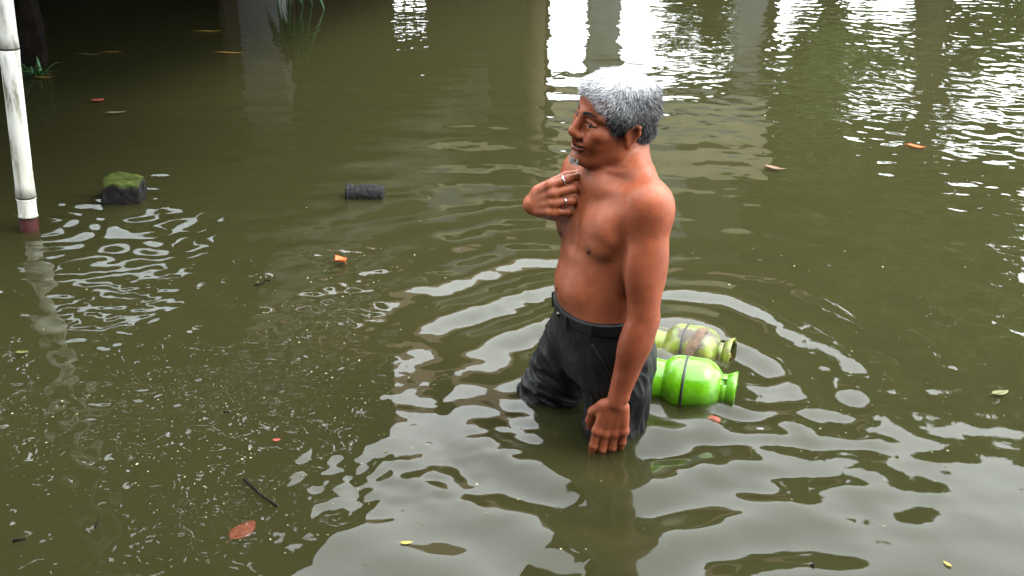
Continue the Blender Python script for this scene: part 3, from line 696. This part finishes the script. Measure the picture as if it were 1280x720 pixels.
m_hair = Mat('grey_hair'); at = m_hair.n('Attribute', attribute_name='tone'); m_hair.bsdf(at.outputs['Color'], .45, .4)
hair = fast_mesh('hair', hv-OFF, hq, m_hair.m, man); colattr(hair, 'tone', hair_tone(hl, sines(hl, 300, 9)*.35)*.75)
r2 = np.random.default_rng(3); ns = 22000; pick = r2.choice(len(hv), ns); rt = hv[pick]-hn[pick]*.003
cw_ = np.array([-.03, .01, .085]); rl = hl[pick]-cw_                                    # combed away from the crown
comb = np.stack([rl[:, 0]*.6+.02, rl[:, 1]*.7, -np.abs(rl[:, 2])*.5-.015], -1)@HR; comb /= np.linalg.norm(comb, axis=1)[:, None]
dr = hn[pick]*.55+comb*.75+r2.normal(size=(ns, 3))*.30; dr /= np.linalg.norm(dr, axis=1)[:, None]
Lh = (r2.uniform(.008, .017, ns)*np.where(hl[pick][:, 2] > .03, 1.0, .7))[:, None]
sdv = np.cross(dr, r2.normal(size=(ns, 3))); sdv /= np.linalg.norm(sdv, axis=1)[:, None]; s2 = np.cross(dr, sdv)
bend = comb*Lh*.35; wd = .00065
a0 = rt+sdv*wd; a1 = rt-sdv*wd*.5+s2*wd*.87; a2 = rt-sdv*wd*.5-s2*wd*.87; mids = [p+dr*Lh*.55 for p in (a0, a1, a2)]; tp = rt+dr*Lh+bend
sv = np.stack([a0, a1, a2, *mids, tp], 1).reshape(-1, 3); i7 = np.arange(ns)*7
sf = []
for k in range(3):
    j = (k+1) % 3; sf += [np.stack([i7+k, i7+j, i7+3+j], -1), np.stack([i7+k, i7+3+j, i7+3+k], -1), np.stack([i7+3+k, i7+3+j, i7+6], -1)]
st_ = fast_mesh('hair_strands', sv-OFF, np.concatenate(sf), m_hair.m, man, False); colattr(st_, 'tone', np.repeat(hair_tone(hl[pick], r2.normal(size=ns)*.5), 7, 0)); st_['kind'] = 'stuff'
# eyebrows and sparse grey chin beard from the same kind of strands
def strands(name, roots, dirs, L, w, tn, parent=man):
    n = len(roots); s1 = np.cross(dirs, r2.normal(size=(n, 3))); s1 /= np.linalg.norm(s1, axis=1)[:, None]; t2 = np.cross(dirs, s1)
    v = np.stack([roots+s1*w, roots-s1*w*.5+t2*w*.87, roots-s1*w*.5-t2*w*.87, roots+dirs*L[:, None]], 1).reshape(-1, 3); i = np.arange(n)*4
    o = fast_mesh(name, v-OFF, np.concatenate([np.stack([i+k, i+(k+1) % 3, i+3], -1) for k in range(3)]), m_hair.m, parent, False); colattr(o, 'tone', np.repeat(tn, 4, 0)); return o
for sd in (1, -1):
    t = r2.random(320); P = np.stack([.0975-.020*t-.004*t*t, (.011+.041*t)*sd, .0265+.007*np.sin(t*2.6)-.004*t+r2.normal(size=320)*.0016], -1)
    P = HEADC+HS*(P@HR); D = np.stack([-.1+0*t, (.9+0*t)*sd, .25-.5*t], -1)@HR+r2.normal(size=(320, 3))*.2; D /= np.linalg.norm(D, axis=1)[:, None]
    strands('eyebrow', P, D, r2.uniform(.006, .010, 320),   .0011, np.full((320, 3), .010))
cand = np.where((loc[:, 2] < -.098) & (loc[:, 0] > .055) & (np.abs(loc[:, 1]) < .022) & (loc[:, 2] > -.118) & (loc[:, 0] > .062))[0]; pk = r2.choice(cand, 160)
Dd = bn[pk]*.5+np.array([0, 0, -.9])+r2.normal(size=(160, 3))*.25; Dd /= np.linalg.norm(Dd, axis=1)[:, None]
strands('chin_beard', bv[pk], Dd, r2.uniform(.006, .013, 160), .0006, np.clip(r2.normal(.22, .12, (160, 1)), .02, .6).repeat(3, 1))

# ---- wet black trousers
T = Field((-.07, 2.68, -.36), (.47, 3.24, .42), .0032)
cut = lambda P: P[2]-(.371-.06*(P[1]*0+(P[0]-.13))*.35)
T.loft([r for r in TORSO if r[0] < .45], .03, .009, 2.3, cut)
T.ell((.298, 2.965, .22), (.088, .132, .10), np.stack([fH, lH, UP]), .04)
for hp, kn, an, sg in ((RHIP, RKN, RAN, 1), (LHIP, LKN, LAN, -1)):
    w0 = kn+(hp-kn)*.40
    T.chain([hp+np.array([0, 0, .01]), hp*.55+kn*.45, w0*.5+kn*.5, kn, kn*.55+an*.45], [.106, .094, .086, .082, .080], .03)
sl = (slice(None),)*3
tv, tq = T.skin(); tv = smooth_mesh(tv, tq, 2, .5); tn_ = vnorm(tv, tq)
def fold(P, ang, wl, seed):                                    # irregular ridged folds lying across a direction in the side plane
    u = np.array([math.cos(ang), 0, math.sin(ang)]); w = np.array([-math.sin(ang), 0, math.cos(ang)])
    S_ = np.stack([P@u, P[:, 1]*.45, (P@w)*.28], -1); S_[:, 0] += .02*sines(P, 18, seed+50)
    return (.55-np.abs(sines(S_, 2*math.pi/wl, seed, 16)))+.5*(.55-np.abs(sines(S_, 4.2*math.pi/wl, seed+1, 16)))
zz = tv[:, 2]; lowl = np.clip((.28-zz)/.2, 0, 1); hem = np.clip(1-np.abs(zz-.34)/.05, 0, 1)
farleg = 1/(1+np.exp(-((tv-np.array([.25, 2.95, 0]))@np.array([-.35, .94, 0]))/.02))
dsp = (fold(tv, 1.0, .075, 2)*farleg+fold(tv, .35, .085, 4)*(1-farleg))*.0115*(.25+.75*lowl)*(1-hem)+sines(tv, 45, 8)*.0022*(1-hem)
tv = tv+tn_*dsp[:, None]
mt = Mat('wet_black_cloth'); vc = mt.coord(); nz = mt.noise(7, 4, .6, vc); nz3 = mt.noise(55, 4, .6, mt.coord((1, 1, .5)))
wv_ = mt.n('TexWave'); wv_.inputs['Scale'].default_value = 320; mt.l(vc, wv_.inputs[0])
mt.bsdf(mt.ramp(nz.outputs['Fac'], [(.35, (.0028, .0030, .0040)), (.65, (.0062, .0066, .0080))]), mt.ramp(nz.outputs['Fac'], [(.3, .30), (.7, .60)]), .26, mt.mix(.06, nz3.outputs['Fac'], wv_.outputs['Fac']), .007, .7)
trou = fast_mesh('trousers', tv-OFF, tq, mt.m, man)
m_belt = simple('black_belt', (.006, .006, .008), (.012, .012, .015), 30, .45, .5, .001)
K_ = Field((.06, 2.72, .29), (.45, 3.17, .42), .0032)
top = lambda P: .371-.021*(P[0]-.13)
K_.loft([r for r in TORSO if r[0] < .45], .004, .0125, 2.3, lambda P: np.maximum(P[2]-(top(P)+.001), top(P)-.034-P[2]))
kv, kq = K_.skin(); kv = smooth_mesh(kv, kq, 1, .5); fast_mesh('waistband', kv-OFF, kq, mt.m, trou)
def on_loft(yaw_off, z, off):                                   # a point of the waist outline, its outward direction
    tb = np.array(TORSO); c = [np.interp(z, tb[:, 0], tb[:, j]) for j in range(1, 6)]; a, b = c[2]+off, c[3]+off
    t = yaw_off; e = 2/2.3; f = math.copysign(abs(math.cos(t))**e, math.cos(t))*b; l = math.copysign(abs(math.sin(t))**e, math.sin(t))*a
    fv, lv = fl(c[4]); p = np.array([c[0], c[1], z])+fv*f+lv*l; return p, nrm(fv*math.cos(t)/b+lv*math.sin(t)/a)
for t in (.35, .95, 1.75, -.6):
    p, o = on_loft(t, .348, .0165); X_ = nrm(np.cross(UP, o)); Rm = Matrix(np.stack([X_, o, UP]).T.tolist())
    MB().box(p-OFF, (.013, .005, .046), Rm).build('belt_loop', mt.m, trou, bevel=.0015)
p, o = on_loft(.05, .352, .017); Rm = Matrix(np.stack([nrm(np.cross(UP, o)), o, UP]).T.tolist())
m_metal = Mat('buckle_metal'); m_metal.bsdf((.08, .08, .08), .3, .5, Metallic=1.0)
MB().lathe([(0, .003), (.006, .003), (.0075, 0), (.0075, -.004)], 14, Matrix.Translation(Vector(p-OFF)) @ Vector(o).to_track_quat('Z', 'Y').to_matrix().to_4x4()).build('button', m_metal.m, trou, True)
# slanted pocket opening with its flap edge on the near hip
pk_ = []
for s_ in np.linspace(0, 1, 9):
    q = np.array([.215+.065*s_, 2.70, .315-.115*s_]); d2 = np.linalg.norm((tv-q)[:, [0, 2]], axis=1)+np.where(tn_[:, 1] > -.3, 9, 0); i = int(np.argmin(d2)); pk_.append(tv[i]+tn_[i]*.002)
MB().tube([Vector(x_-OFF) for x_ in pk_], .0028, 6).build('pocket_edge', mt.m, trou, True)

# two plain metal rings on the raised hand
m_ring = Mat('ring_metal'); m_ring.bsdf((.55, .56, .58), .25, .5, Metallic=1.0)
for k, f_ in ((0, .72), (6, .62)):
    a, b, r_ = RF_[k]; p = a+(b-a)*f_; M_ = Matrix.Translation(Vector(p-OFF)) @ Vector(nrm(b-a)).to_track_quat('Z', 'Y').to_matrix().to_4x4()
    MB().lathe([(r_*.9, -.0025), (r_*1.12, -.0025), (r_*1.16, 0), (r_*1.12, .0025), (r_*.9, .0025)], 24, M_).build('finger_ring', m_ring.m, man, True)

# ------------------------------------------------------------------ white bamboo pole
pb0 = PZ(37, 285); pt0 = PY(4, 0, 4.62); dirp = (pt0-pb0)/(pt0[2]-pb0[2])
def pole_at(z): return pb0+dirp*z
pole = empty('bamboo_pole', pole_at(GZ))
def pl(z): return Vector(pole_at(z)-pole_at(GZ))
m_white = Mat('white_pole_paint'); v = m_white.coord((1, 1, .18)); nz = m_white.noise(30, 6, .65, v); nzd = m_white.noise(7, 5, .6, v)
cw0 = m_white.ramp(nz.outputs['Fac'], [(.36, (.12, .11, .08)), (.47, (.42, .42, .40)), (.7, (.60, .60, .58))])
m_white.bsdf(m_white.mix(m_white.ramp(nzd.outputs['Fac'], [(.40, 0), (.60, .85)]), cw0, (.30, .31, .25)), .6, .3, nz.outputs['Fac'], .004, .6)
m_rust = simple('oxide_red_paint', (.016, .004, .0035), (.035, .008, .007), 18, .6, .08)
PR = .0385
nodes = [.135, .745, 1.33, 1.9]; cutz = [.048]+nodes+[2.22]
MB().tube([pl(z) for z in np.linspace(GZ, .046, 8)], [PR*.98]*8, 20).build('painted_base', m_rust, pole, True)
for a, b in zip(cutz[:-1], cutz[1:]):
    zs = np.linspace(a+.004, b-.004, 12); rr = [PR*(1.06 if i in (0, 11) else 1.0-.03*math.sin(math.pi*i/11)) for i in range(12)]
    MB().tube([pl(z) for z in zs], rr, 24, jit=.006).build('culm_segment', m_white.m, pole, True)
for z in nodes:
    MB().tube([pl(z-.005), pl(z-.002), pl(z+.002), pl(z+.005)], [PR*.98, PR*1.03, PR*1.03, PR*.98], 24).build('culm_node', m_beam, pole, True)
tag(pole, 'whitewashed bamboo pole with dark red painted foot standing in the water', 'pole')

# ------------------------------------------------------------------ mossy concrete stub and charred log
def rough_block(name, c, d, seed, sub=14, amp=.012, rot=0):
    r = np.random.default_rng(seed); bm_ = bmesh.new(); bmesh.ops.create_cube(bm_, size=1.0); bmesh.ops.subdivide_edges(bm_, edges=bm_.edges[:], cuts=sub, use_grid_fill=True)
    P = np.array([v_.co[:] for v_ in bm_.verts]); rad_ = np.linalg.norm(P, axis=1)[:, None]; P = P*(1-.10*np.clip(rad_-.62, 0, 1)/.25); P = P*np.array(d)
    P = P+np.stack([sines(P, 35, seed+k)*amp*.6+sines(P, 110, seed+9+k)*amp*.35 for k in range(3)], -1)
    for v_, p in zip(bm_.verts, P): v_.co = p
    me = bpy.data.meshes.new(name); bm_.to_mesh(me); bm_.free(); o = bpy.data.objects.new(name, me); C.objects.link(o); o.location = c; o.rotation_euler = (0, 0, rot)
    for p_ in me.polygons: p_.use_smooth = True
    return o
m_moss = Mat('mossy_concrete'); v = m_moss.coord(); nz = m_moss.noise(24, 6, .7, v); gm = m_moss.n('NewGeometry'); sx = m_moss.n('SeparateXYZ'); m_moss.l(gm.outputs['Normal'], sx.inputs[0])
mo = m_moss.ramp(nz.outputs['Fac'], [(.35, (.018, .026, .006)), (.7, (.05, .065, .016))]); cc = m_moss.ramp(nz.outputs['Fac'], [(.4, (.006, .005, .005)), (.62, (.016, .016, .015)), (.75, (.05, .05, .048))])
m_moss.bsdf(m_moss.mix(m_moss.ramp(sx.outputs[2], [(.25, 0), (.7, 1)]), cc, mo), .85, .04, nz.outputs['Fac'], .02, .9)
bc = PZ(153, 250, 0.0)
st1 = rough_block('concrete_stub', (bc[0], bc[1]+.03, -.21), (.175, .17, .62), 21, 16, .010, .12); st1.data.materials.append(m_moss.m)
tag(st1, 'mossy green topped stub of a broken concrete post standing out of the water', 'post stub')
m_char = Mat('charred_wood'); v = m_char.coord((1, 1, 1)); nz = m_char.noise(60, 6, .7, v); m_char.bsdf(m_char.ramp(nz.outputs['Fac'], [(.45, (.005, .0045, .005)), (.62, (.014, .013, .013)), (.72, (.08, .075, .07))]), .55, .10, nz.outputs['Fac'], .01, .9)
lc = PZ(456, 246, 0.0); log = empty('charred_log', (lc[0], lc[1]+.02, .006), math.radians(-3))
xs_ = np.linspace(-.083, .083, 12); V = [(x, 0, .002*math.sin(x*60)) for x in xs_]
MB().tube(V, [.043+.002*math.sin(i*1.7) for i in range(12)], 22, jit=.05).build('log', m_char.m, log, True)
MB().lathe([(.030, -.004), (.047, -.004), (.047, .010), (.030, .010), (.030, -.004)], 22, Matrix.Translation((-.080, 0, 0)) @ Matrix.Rotation(math.pi/2, 4, 'Y')).build('end_rim', m_char.m, log, True)
tag(log, 'short black charred log floating on its side', 'log')

# ------------------------------------------------------------------ gas cylinders
def gloss(name, c0, c1, dirt, amt, rough=.22):
    m = Mat(name); v = m.coord(); nz = m.noise(9, 6, .65, v); n2 = m.noise(38, 5, .7, v)
    col = m.ramp(n2.outputs['Fac'], [(.35, c0), (.65, c1)]); w = m.ramp(nz.outputs['Fac'], [(.62-amt, 0), (.74-amt*.8, 1)])
    m.bsdf(m.mix(w, col, dirt), m.ramp(nz.outputs['Fac'], [(.4, rough), (.7, .55)]), .5, n2.outputs['Fac'], .002, .4); return m.m
m_lime = gloss('lime_paint', (.055, .19, .003), (.082, .245, .005), (.035, .075, .008), .07, .12)
m_limed = gloss('stained_lime_paint', (.08, .15, .008), (.18, .19, .015), (.032, .021, .010), .20, .3)
m_brass = Mat('brass'); m_brass.bsdf((.35, .25, .10), .35, .5, Metallic=1.0)
m_black = Mat('black_rubber'); m_black.bsdf((.012, .012, .012), .5, .4)
def cylinder(name, paint, loc_, yaw, roll, dip, label):
    o = empty(name, loc_); o.rotation_euler = (roll, dip, yaw); o.scale = (.84, .84, .84)                 # own +x runs from foot ring to valve
    Rx = Matrix.Rotation(math.pi/2, 4, 'Y')                                      # lathe axis z -> x
    def half(sg): return [(.110*math.cos(t), sg*(.040+.085*math.sin(t))) for t in np.linspace(0, 1.50, 14)]
    prof = half(-1)[::-1]+half(1)
    MB().lathe(prof, 48, Rx).build('body', paint, o, True)
    MB().lathe([(.1090, -.026), (.1128, -.0245), (.1132, -.021), (.1128, -.0175), (.1090, -.016)], 48, Rx).build('weld_seam', m_black.m, o, True)
    MB().lathe([(.078, -.095), (.082, -.120), (.086, -.165), (.089, -.168), (.089, -.160), (.085, -.118), (.083, -.092)], 40, Rx).build('foot_ring', paint, o, True)
    # valve guard: flared collar with hand holes
    g_ = MB()
    for a0, a1 in ((.25, 1.35), (1.75, 2.95), (3.35, 4.45), (4.85, 6.0)):
        g_.lathe([(.058, .102), (.063, .138), (.067, .138), (.063, .102), (.058, .102)], 12, Rx, a0, a1)
    g_.lathe([(.056, .088), (.058, .108), (.063, .108), (.0605, .086), (.056, .088)], 40, Rx)
    g_.lathe([(.062, .130), (.070, .156), (.077, .164), (.081, .162), (.0755, .150), (.0670, .130), (.062, .130)], 40, Rx)
    g_.build('valve_guard', paint, o, True)
    vb = MB().lathe([(.016, .118), (.016, .135), (.011, .137), (.011, .158), (.0, .158)], 16, Rx).build('valve', m_brass.m, o, True)
    MB().tube([(.148, 0, 0), (.148, .020, 0)], .008, 12).build('valve_outlet', m_brass.m, vb, True)
    return tag(o, label, 'gas cylinder', 'gas cylinders floating behind the man')
c1 = PZ(866, 488, 0.0); c2 = PZ(868, 434, 0.0)
cylinder('gas_cylinder', m_lime, (c1[0]-.008, c1[1]+.005, .010), math.radians(-15), .5, math.radians(2), 'bright lime green gas cylinder floating on its side by the man')
g2 = cylinder('gas_cylinder', m_limed, (c2[0]-.005, c2[1]+.02, -.030), math.radians(-22), 1.5, math.radians(-2), 'stained yellowish green gas cylinder floating behind the bright green one')
# soaked sacking strap over the second cylinder
m_rag = simple('brown_rag', (.05, .03, .022), (.13, .085, .05), 30, .7, .3, .004)
M2 = g2.matrix_basis
pts = [(x, .114*math.sin(t), .114*math.cos(t)) for x, t in zip(np.linspace(-.05, .05, 12), np.linspace(-1.6, 1.5, 12))]
V = []; Fc = []
for i, p in enumerate(pts):
    for j, w in enumerate((-.022, -.008, .008, .022)):
        q = Vector(p)*1.0; q.x += w; q.y *= 1+.012*((j in (1, 2))); q.z *= 1+.012*((j in (1, 2))); V.append(q+Vector((.004*math.sin(i*2.1+j), 0, .003*math.sin(i*1.3))))
for i in range(11):
    for j in range(3): Fc.append((i*4+j, i*4+j+1, i*4+j+5, i*4+j+4))
rg = mesh('rag', V, Fc, m_rag, g2, True); sd_ = rg.modifiers.new('thick', 'SOLIDIFY'); sd_.thickness = .004; rg.modifiers.new('sub', 'SUBSURF').levels = 1; rg.name = 'rag_strap'

# ------------------------------------------------------------------ leaves, twigs and scraps on the water
def leafm(name, c0, c1, rough=.45):
    m = Mat(name); v = m.coord(); nz = m.noise(60, 5, .6, v); m.bsdf(m.ramp(nz.outputs['Fac'], [(.35, c0), (.65, c1)]), rough, .4, nz.outputs['Fac'], .002, .6); return m.m
LM = dict(orange=leafm('orange_leaf', (.24, .035, .005), (.40, .07, .008)), red=leafm('red_leaf', (.16, .014, .008), (.24, .03, .014)), yellow=leafm('yellow_leaf', (.18, .12, .012), (.28, .20, .03)),
          olive=leafm('olive_leaf', (.04, .045, .008), (.08, .08, .016)), brown=leafm('brown_leaf', (.05, .025, .012), (.10, .05, .02)), ochre=leafm('ochre_leaf', (.13, .07, .012), (.20, .11, .02)))
def wz(x, y): return float(water_h(np.array([[x]]), np.array([[y]]))[0, 0])
def leaf(px, py, L, wd_, ang, mat, label, z=.002, curl=.15, seed=0):
    p = PZ(px, py); r = random.Random(seed+px); V = []; Fc = []; n_ = 9
    for i in range(n_):
        t = i/(n_-1); hw = wd_/2*math.sin(math.pi*min(1, t*.94+.03))**.75*(1.1-.35*t)
        for j in (-1, -.5, 0, .5, 1):
            V.append(((t-.5)*L, j*hw*(1+r.uniform(-.08, .08)), curl*L*((t-.5)**2*1.2+j*j*.16*(1+.6*math.sin(t*5)))+r.uniform(-.0008, .0008)))
    for i in range(n_-1):
        for j in range(4): Fc.append((i*5+j, i*5+j+1, i*5+j+6, i*5+j+5))
    o = empty('fallen_leaf', (p[0], p[1], wz(p[0], p[1])+z), math.radians(ang))
    b_ = mesh('blade', V, Fc, LM[mat], o, True); q = b_.modifiers.new('thick', 'SOLIDIFY'); q.thickness = .0008
    MB().tube([(-L*.72, 0, .004), (-L*.5, 0, curl*L*.3), (0, 0, .0012), (L*.42, 0, curl*L*.22)], [L*.012, L*.014, L*.010, L*.004], 6).build('stalk', LM[mat], o, True)
    return tag(o, label, 'leaf', 'fallen leaves on the water')
leaf(426, 328, .072, .050, 125, 'orange', 'curled bright orange leaf floating below the charred log', .006, .55)
leaf(303, 653, .088, .058, 62, 'red', 'red leaf just under the surface beside the black twig', -.020, .05)
leaf(346, 552, .022, .014, 10, 'red', 'tiny red leaf scrap above the long black twig', .002)
leaf(1145, 184, .090, .045, -35, 'orange', 'orange brown leaf floating alone on the open far water', .003, .2)
leaf(968, 212, .110, .040, -30, 'brown', 'dark brown leaf floating in the wake beyond the man', .003, .3)
leaf(123, 126, .075, .060, 40, 'red', 'dull red leaf floating on dark water beyond the mossy stub', .003, .25)
leaf(145, 142, .110, .040, 22, 'olive', 'olive green leaf floating beside the dull red leaf', .003, .2)
leaf(56, 98, .120, .030, 6, 'ochre', 'narrow ochre leaf against the dark weeds by the pole', .004, .2)
leaf(112, 69, .150, .030, -4, 'olive', 'long olive leaf lying on the dark water beyond the weeds', .004, .1)
leaf(141, 66, .120, .026, 10, 'ochre', 'narrow brownish leaf end to end with the long olive leaf', .004, .1)
leaf(262, 40, .170, .035, 3, 'yellow', 'narrow yellow leaf floating nearest the mirrored grey column', .004, .1)
leaf(288, 67, .170, .040, -4, 'ochre', 'reddish brown leaf floating below the narrow yellow leaf', .004, .1)
leaf(508, 681, .030, .014, 5, 'yellow', 'small yellow leaf on the pale sky reflection', .002)
leaf(1184, 706, .024, .012, 120, 'yellow', 'tiny yellow leaf scrap right of the ripples', .002)
leaf(1250, 492, .060, .030, 20, 'olive', 'pale olive leaf floating on the ripples far from the man', .003)
leaf(28, 442, .040, .020, 15, 'olive', 'small dark green leaf below the white pole', .003)
def twig(pts, rad, label):
    P3 = []
    for a, b in pts:
        p = PZ(a, b); P3.append((p[0], p[1], wz(p[0], p[1])+rad*.6))
    c = Vector(P3[0]); o = MB().tube([Vector(q)-c for q in P3], [rad*(1-.4*i/len(P3)) for i in range(len(P3))], 7, jit=.15).build('twig', LMB, smooth=True); o.location = c
    return tag(o, label, 'twig', 'twigs floating on the water')
LMB = simple('wet_twig', (.004, .003, .0025), (.009, .007, .005), 40, .7, .05)
twig([(305, 600), (316, 609), (325, 618), (336, 626), (346, 633)], .0042, 'long straight black twig floating above the red leaf')
twig([(319, 357), (327, 354), (332, 350), (338, 350)], .0040, 'short crooked black twig floating near the orange leaf')
twig([(118, 659), (122, 652), (124, 645)], .0022, 'thin curved dark twig floating alone')
twig([(16, 677), (24, 675), (32, 674)], .0040, 'stubby dark twig drifting below the thin curved twig')
twig([(279, 516), (284, 515), (289, 515)], .0018, 'hair thin short twig floating over the tiny red scrap')
twig([(1014, 709), (1017, 706), (1016, 711)], .0034, 'black speck of bark on the sky reflection')
# red scrap by the cylinder
p = PZ(893, 521); rs = rough_block('red_scrap', (p[0], p[1], -.014), (.040, .022, .016), 33, 5, .003, -.5); rs.data.materials.append(LM['red']); tag(rs, 'small reddish scrap just under water below the valve guard', 'scrap')
# pale floating specks: husk and foam crumbs nobody could count
r3 = np.random.default_rng(12); V = []; Fc = []; n_ = 0
while n_ < 820:
    q = r3.random()
    if q < .62: px, py = r3.normal(230, 190), r3.normal(560, 130)
    elif q < .8: px, py = r3.normal(410, 60), r3.normal(430, 70)
    else: px, py = r3.uniform(380, 1280), r3.uniform(300, 720)
    if not (0 < px < 1280 and 250 < py < 719): continue
    if 640 < px < 925 and 380 < py < 570: continue
    P_ = PZ(px, py)
    if sines(P_[None, :]*np.array([1, 1, 0]), 5.0, 91)[0]+.5*sines(P_[None, :]*np.array([1, 1, 0]), 14., 92)[0] < r3.normal()*.5-.1: continue
    s_ = min(r3.gamma(2.0, .00075)+.0006, .005); a = r3.random()*3.14; e = r3.uniform(.3, 1); z = wz(P_[0], P_[1])+.0012
    c_, d_ = math.cos(a)*s_, math.sin(a)*s_; i = len(V)
    V += [(P_[0]-c_, P_[1]-d_, z), (P_[0]+d_*e, P_[1]-c_*e, z), (P_[0]+c_, P_[1]+d_, z), (P_[0]-d_*e, P_[1]+c_*e, z), (P_[0], P_[1], z+s_*.5), (P_[0], P_[1], z-.002)]
    for k in range(4): Fc += [(i+k, i+(k+1) % 4, i+4), (i+(k+1) % 4, i+k, i+5)]
    n_ += 1
m_speck = Mat('husk_specks'); gi = m_speck.n('NewGeometry'); m_speck.bsdf(m_speck.ramp(gi.outputs['Random Per Island'], [(0, (.05, .045, .015)), (.6, (.12, .11, .045)), (1, (.34, .32, .2))]), .6, .4)
sp = mesh('floating_specks', V, Fc, m_speck.m); tag(sp, 'pale husk specks scattered over the murky water', 'specks', kind='stuff')

# ------------------------------------------------------------------ weeds at the top edge
m_blade = leaf_mat('narrow_leaf', (.015, .06, .02), (.05, .14, .045))
def grassy(name, root, tips, L0, wdt, label, cat='plant', curve=.5):
    o = empty(name, root); rt = np.array(root); V = []; Fc = []; tt = []
    for k, (tip, base) in enumerate(tips):
        a = np.array(base)-rt; b = np.array(tip)-rt; s_ = np.cross(b-a, np.array([random.uniform(-.3, .3), random.uniform(-.3, .3), 1])); s_ = s_/np.linalg.norm(s_); i0 = len(V); tv_ = random.random()
        for j in range(7):
            t = j/6; c = a*(1-t)+b*t+np.array([0, 0, curve*np.linalg.norm(b-a)*t*(1-t)]); w = wdt*math.sin(math.pi*(.12+.85*t))**.8*(1.15-.7*t)
            V += [c-s_*w, c+np.array([0, 0, -w*.35]), c+s_*w]; tt += [tv_]*3
        for j in range(6):
            for q in (0, 1): Fc.append((i0+j*3+q, i0+j*3+q+1, i0+j*3+q+4, i0+j*3+q+3))
    f_ = mesh('leaves', V, Fc, m_blade, o, True); at_ = f_.data.attributes.new('tint', 'FLOAT', 'POINT'); at_.data.foreach_set('value', np.array(tt, np.float32)); f_.modifiers.new('thick', 'SOLIDIFY').thickness = .002
    return tag(o, label, cat), o
ro = np.array([-2.02, 10.75, GZ]); tips = []
for k in range(26):
    px, py = random.uniform(325, 408), random.uniform(-12, 22)
    if random.random() < .5: px = random.uniform(345, 385)
    Y_ = random.uniform(9.9, 10.3); tip = PY(px, py, Y_); base = np.array([-2.02+random.uniform(-.1, .12), 10.7, .45+random.uniform(-.15, .2)]); tips.append((tip, base))
_, pl_ = grassy('overhanging_plant', ro, tips, .3, .030, 'green plant drooping its long narrow leaves over the far water', curve=.45)
MB().tube([(0, 0, 0), (.02, -.02, .7), (0, -.04, 1.45)], [.03, .025, .012], 8).build('stem', m_bark, pl_, True)
wr = PZ(42, 96); tips = [((wr[0]+random.uniform(-.16, .16), wr[1]+random.uniform(-.14, .1), random.uniform(.02, .12)), (wr[0]+random.uniform(-.05, .05), wr[1]+.05, -.05)) for _ in range(22)]
_, wd2 = grassy('weed_clump', (wr[0], wr[1]+.05, GZ), tips, .2, .012, 'dark weed clump growing out of the water behind the white pole', curve=.6)
MB().tube([(0, 0, 0), (0, 0, .58)], [.03, .02], 8).build('stem', m_bark, wd2, True)
rk = PZ(30, 88); rb_ = rough_block('dark_stump', (rk[0]-.06, rk[1]+.28, -.02), (.20, .30, .96), 44, 12, .02, .3); rb_.data.materials.append(simple('wet_black_wood', (.004, .0035, .003), (.010, .008, .006), 9, .9, .03)); tag(rb_, 'dark tree stump half hidden behind the white pole', 'stump')
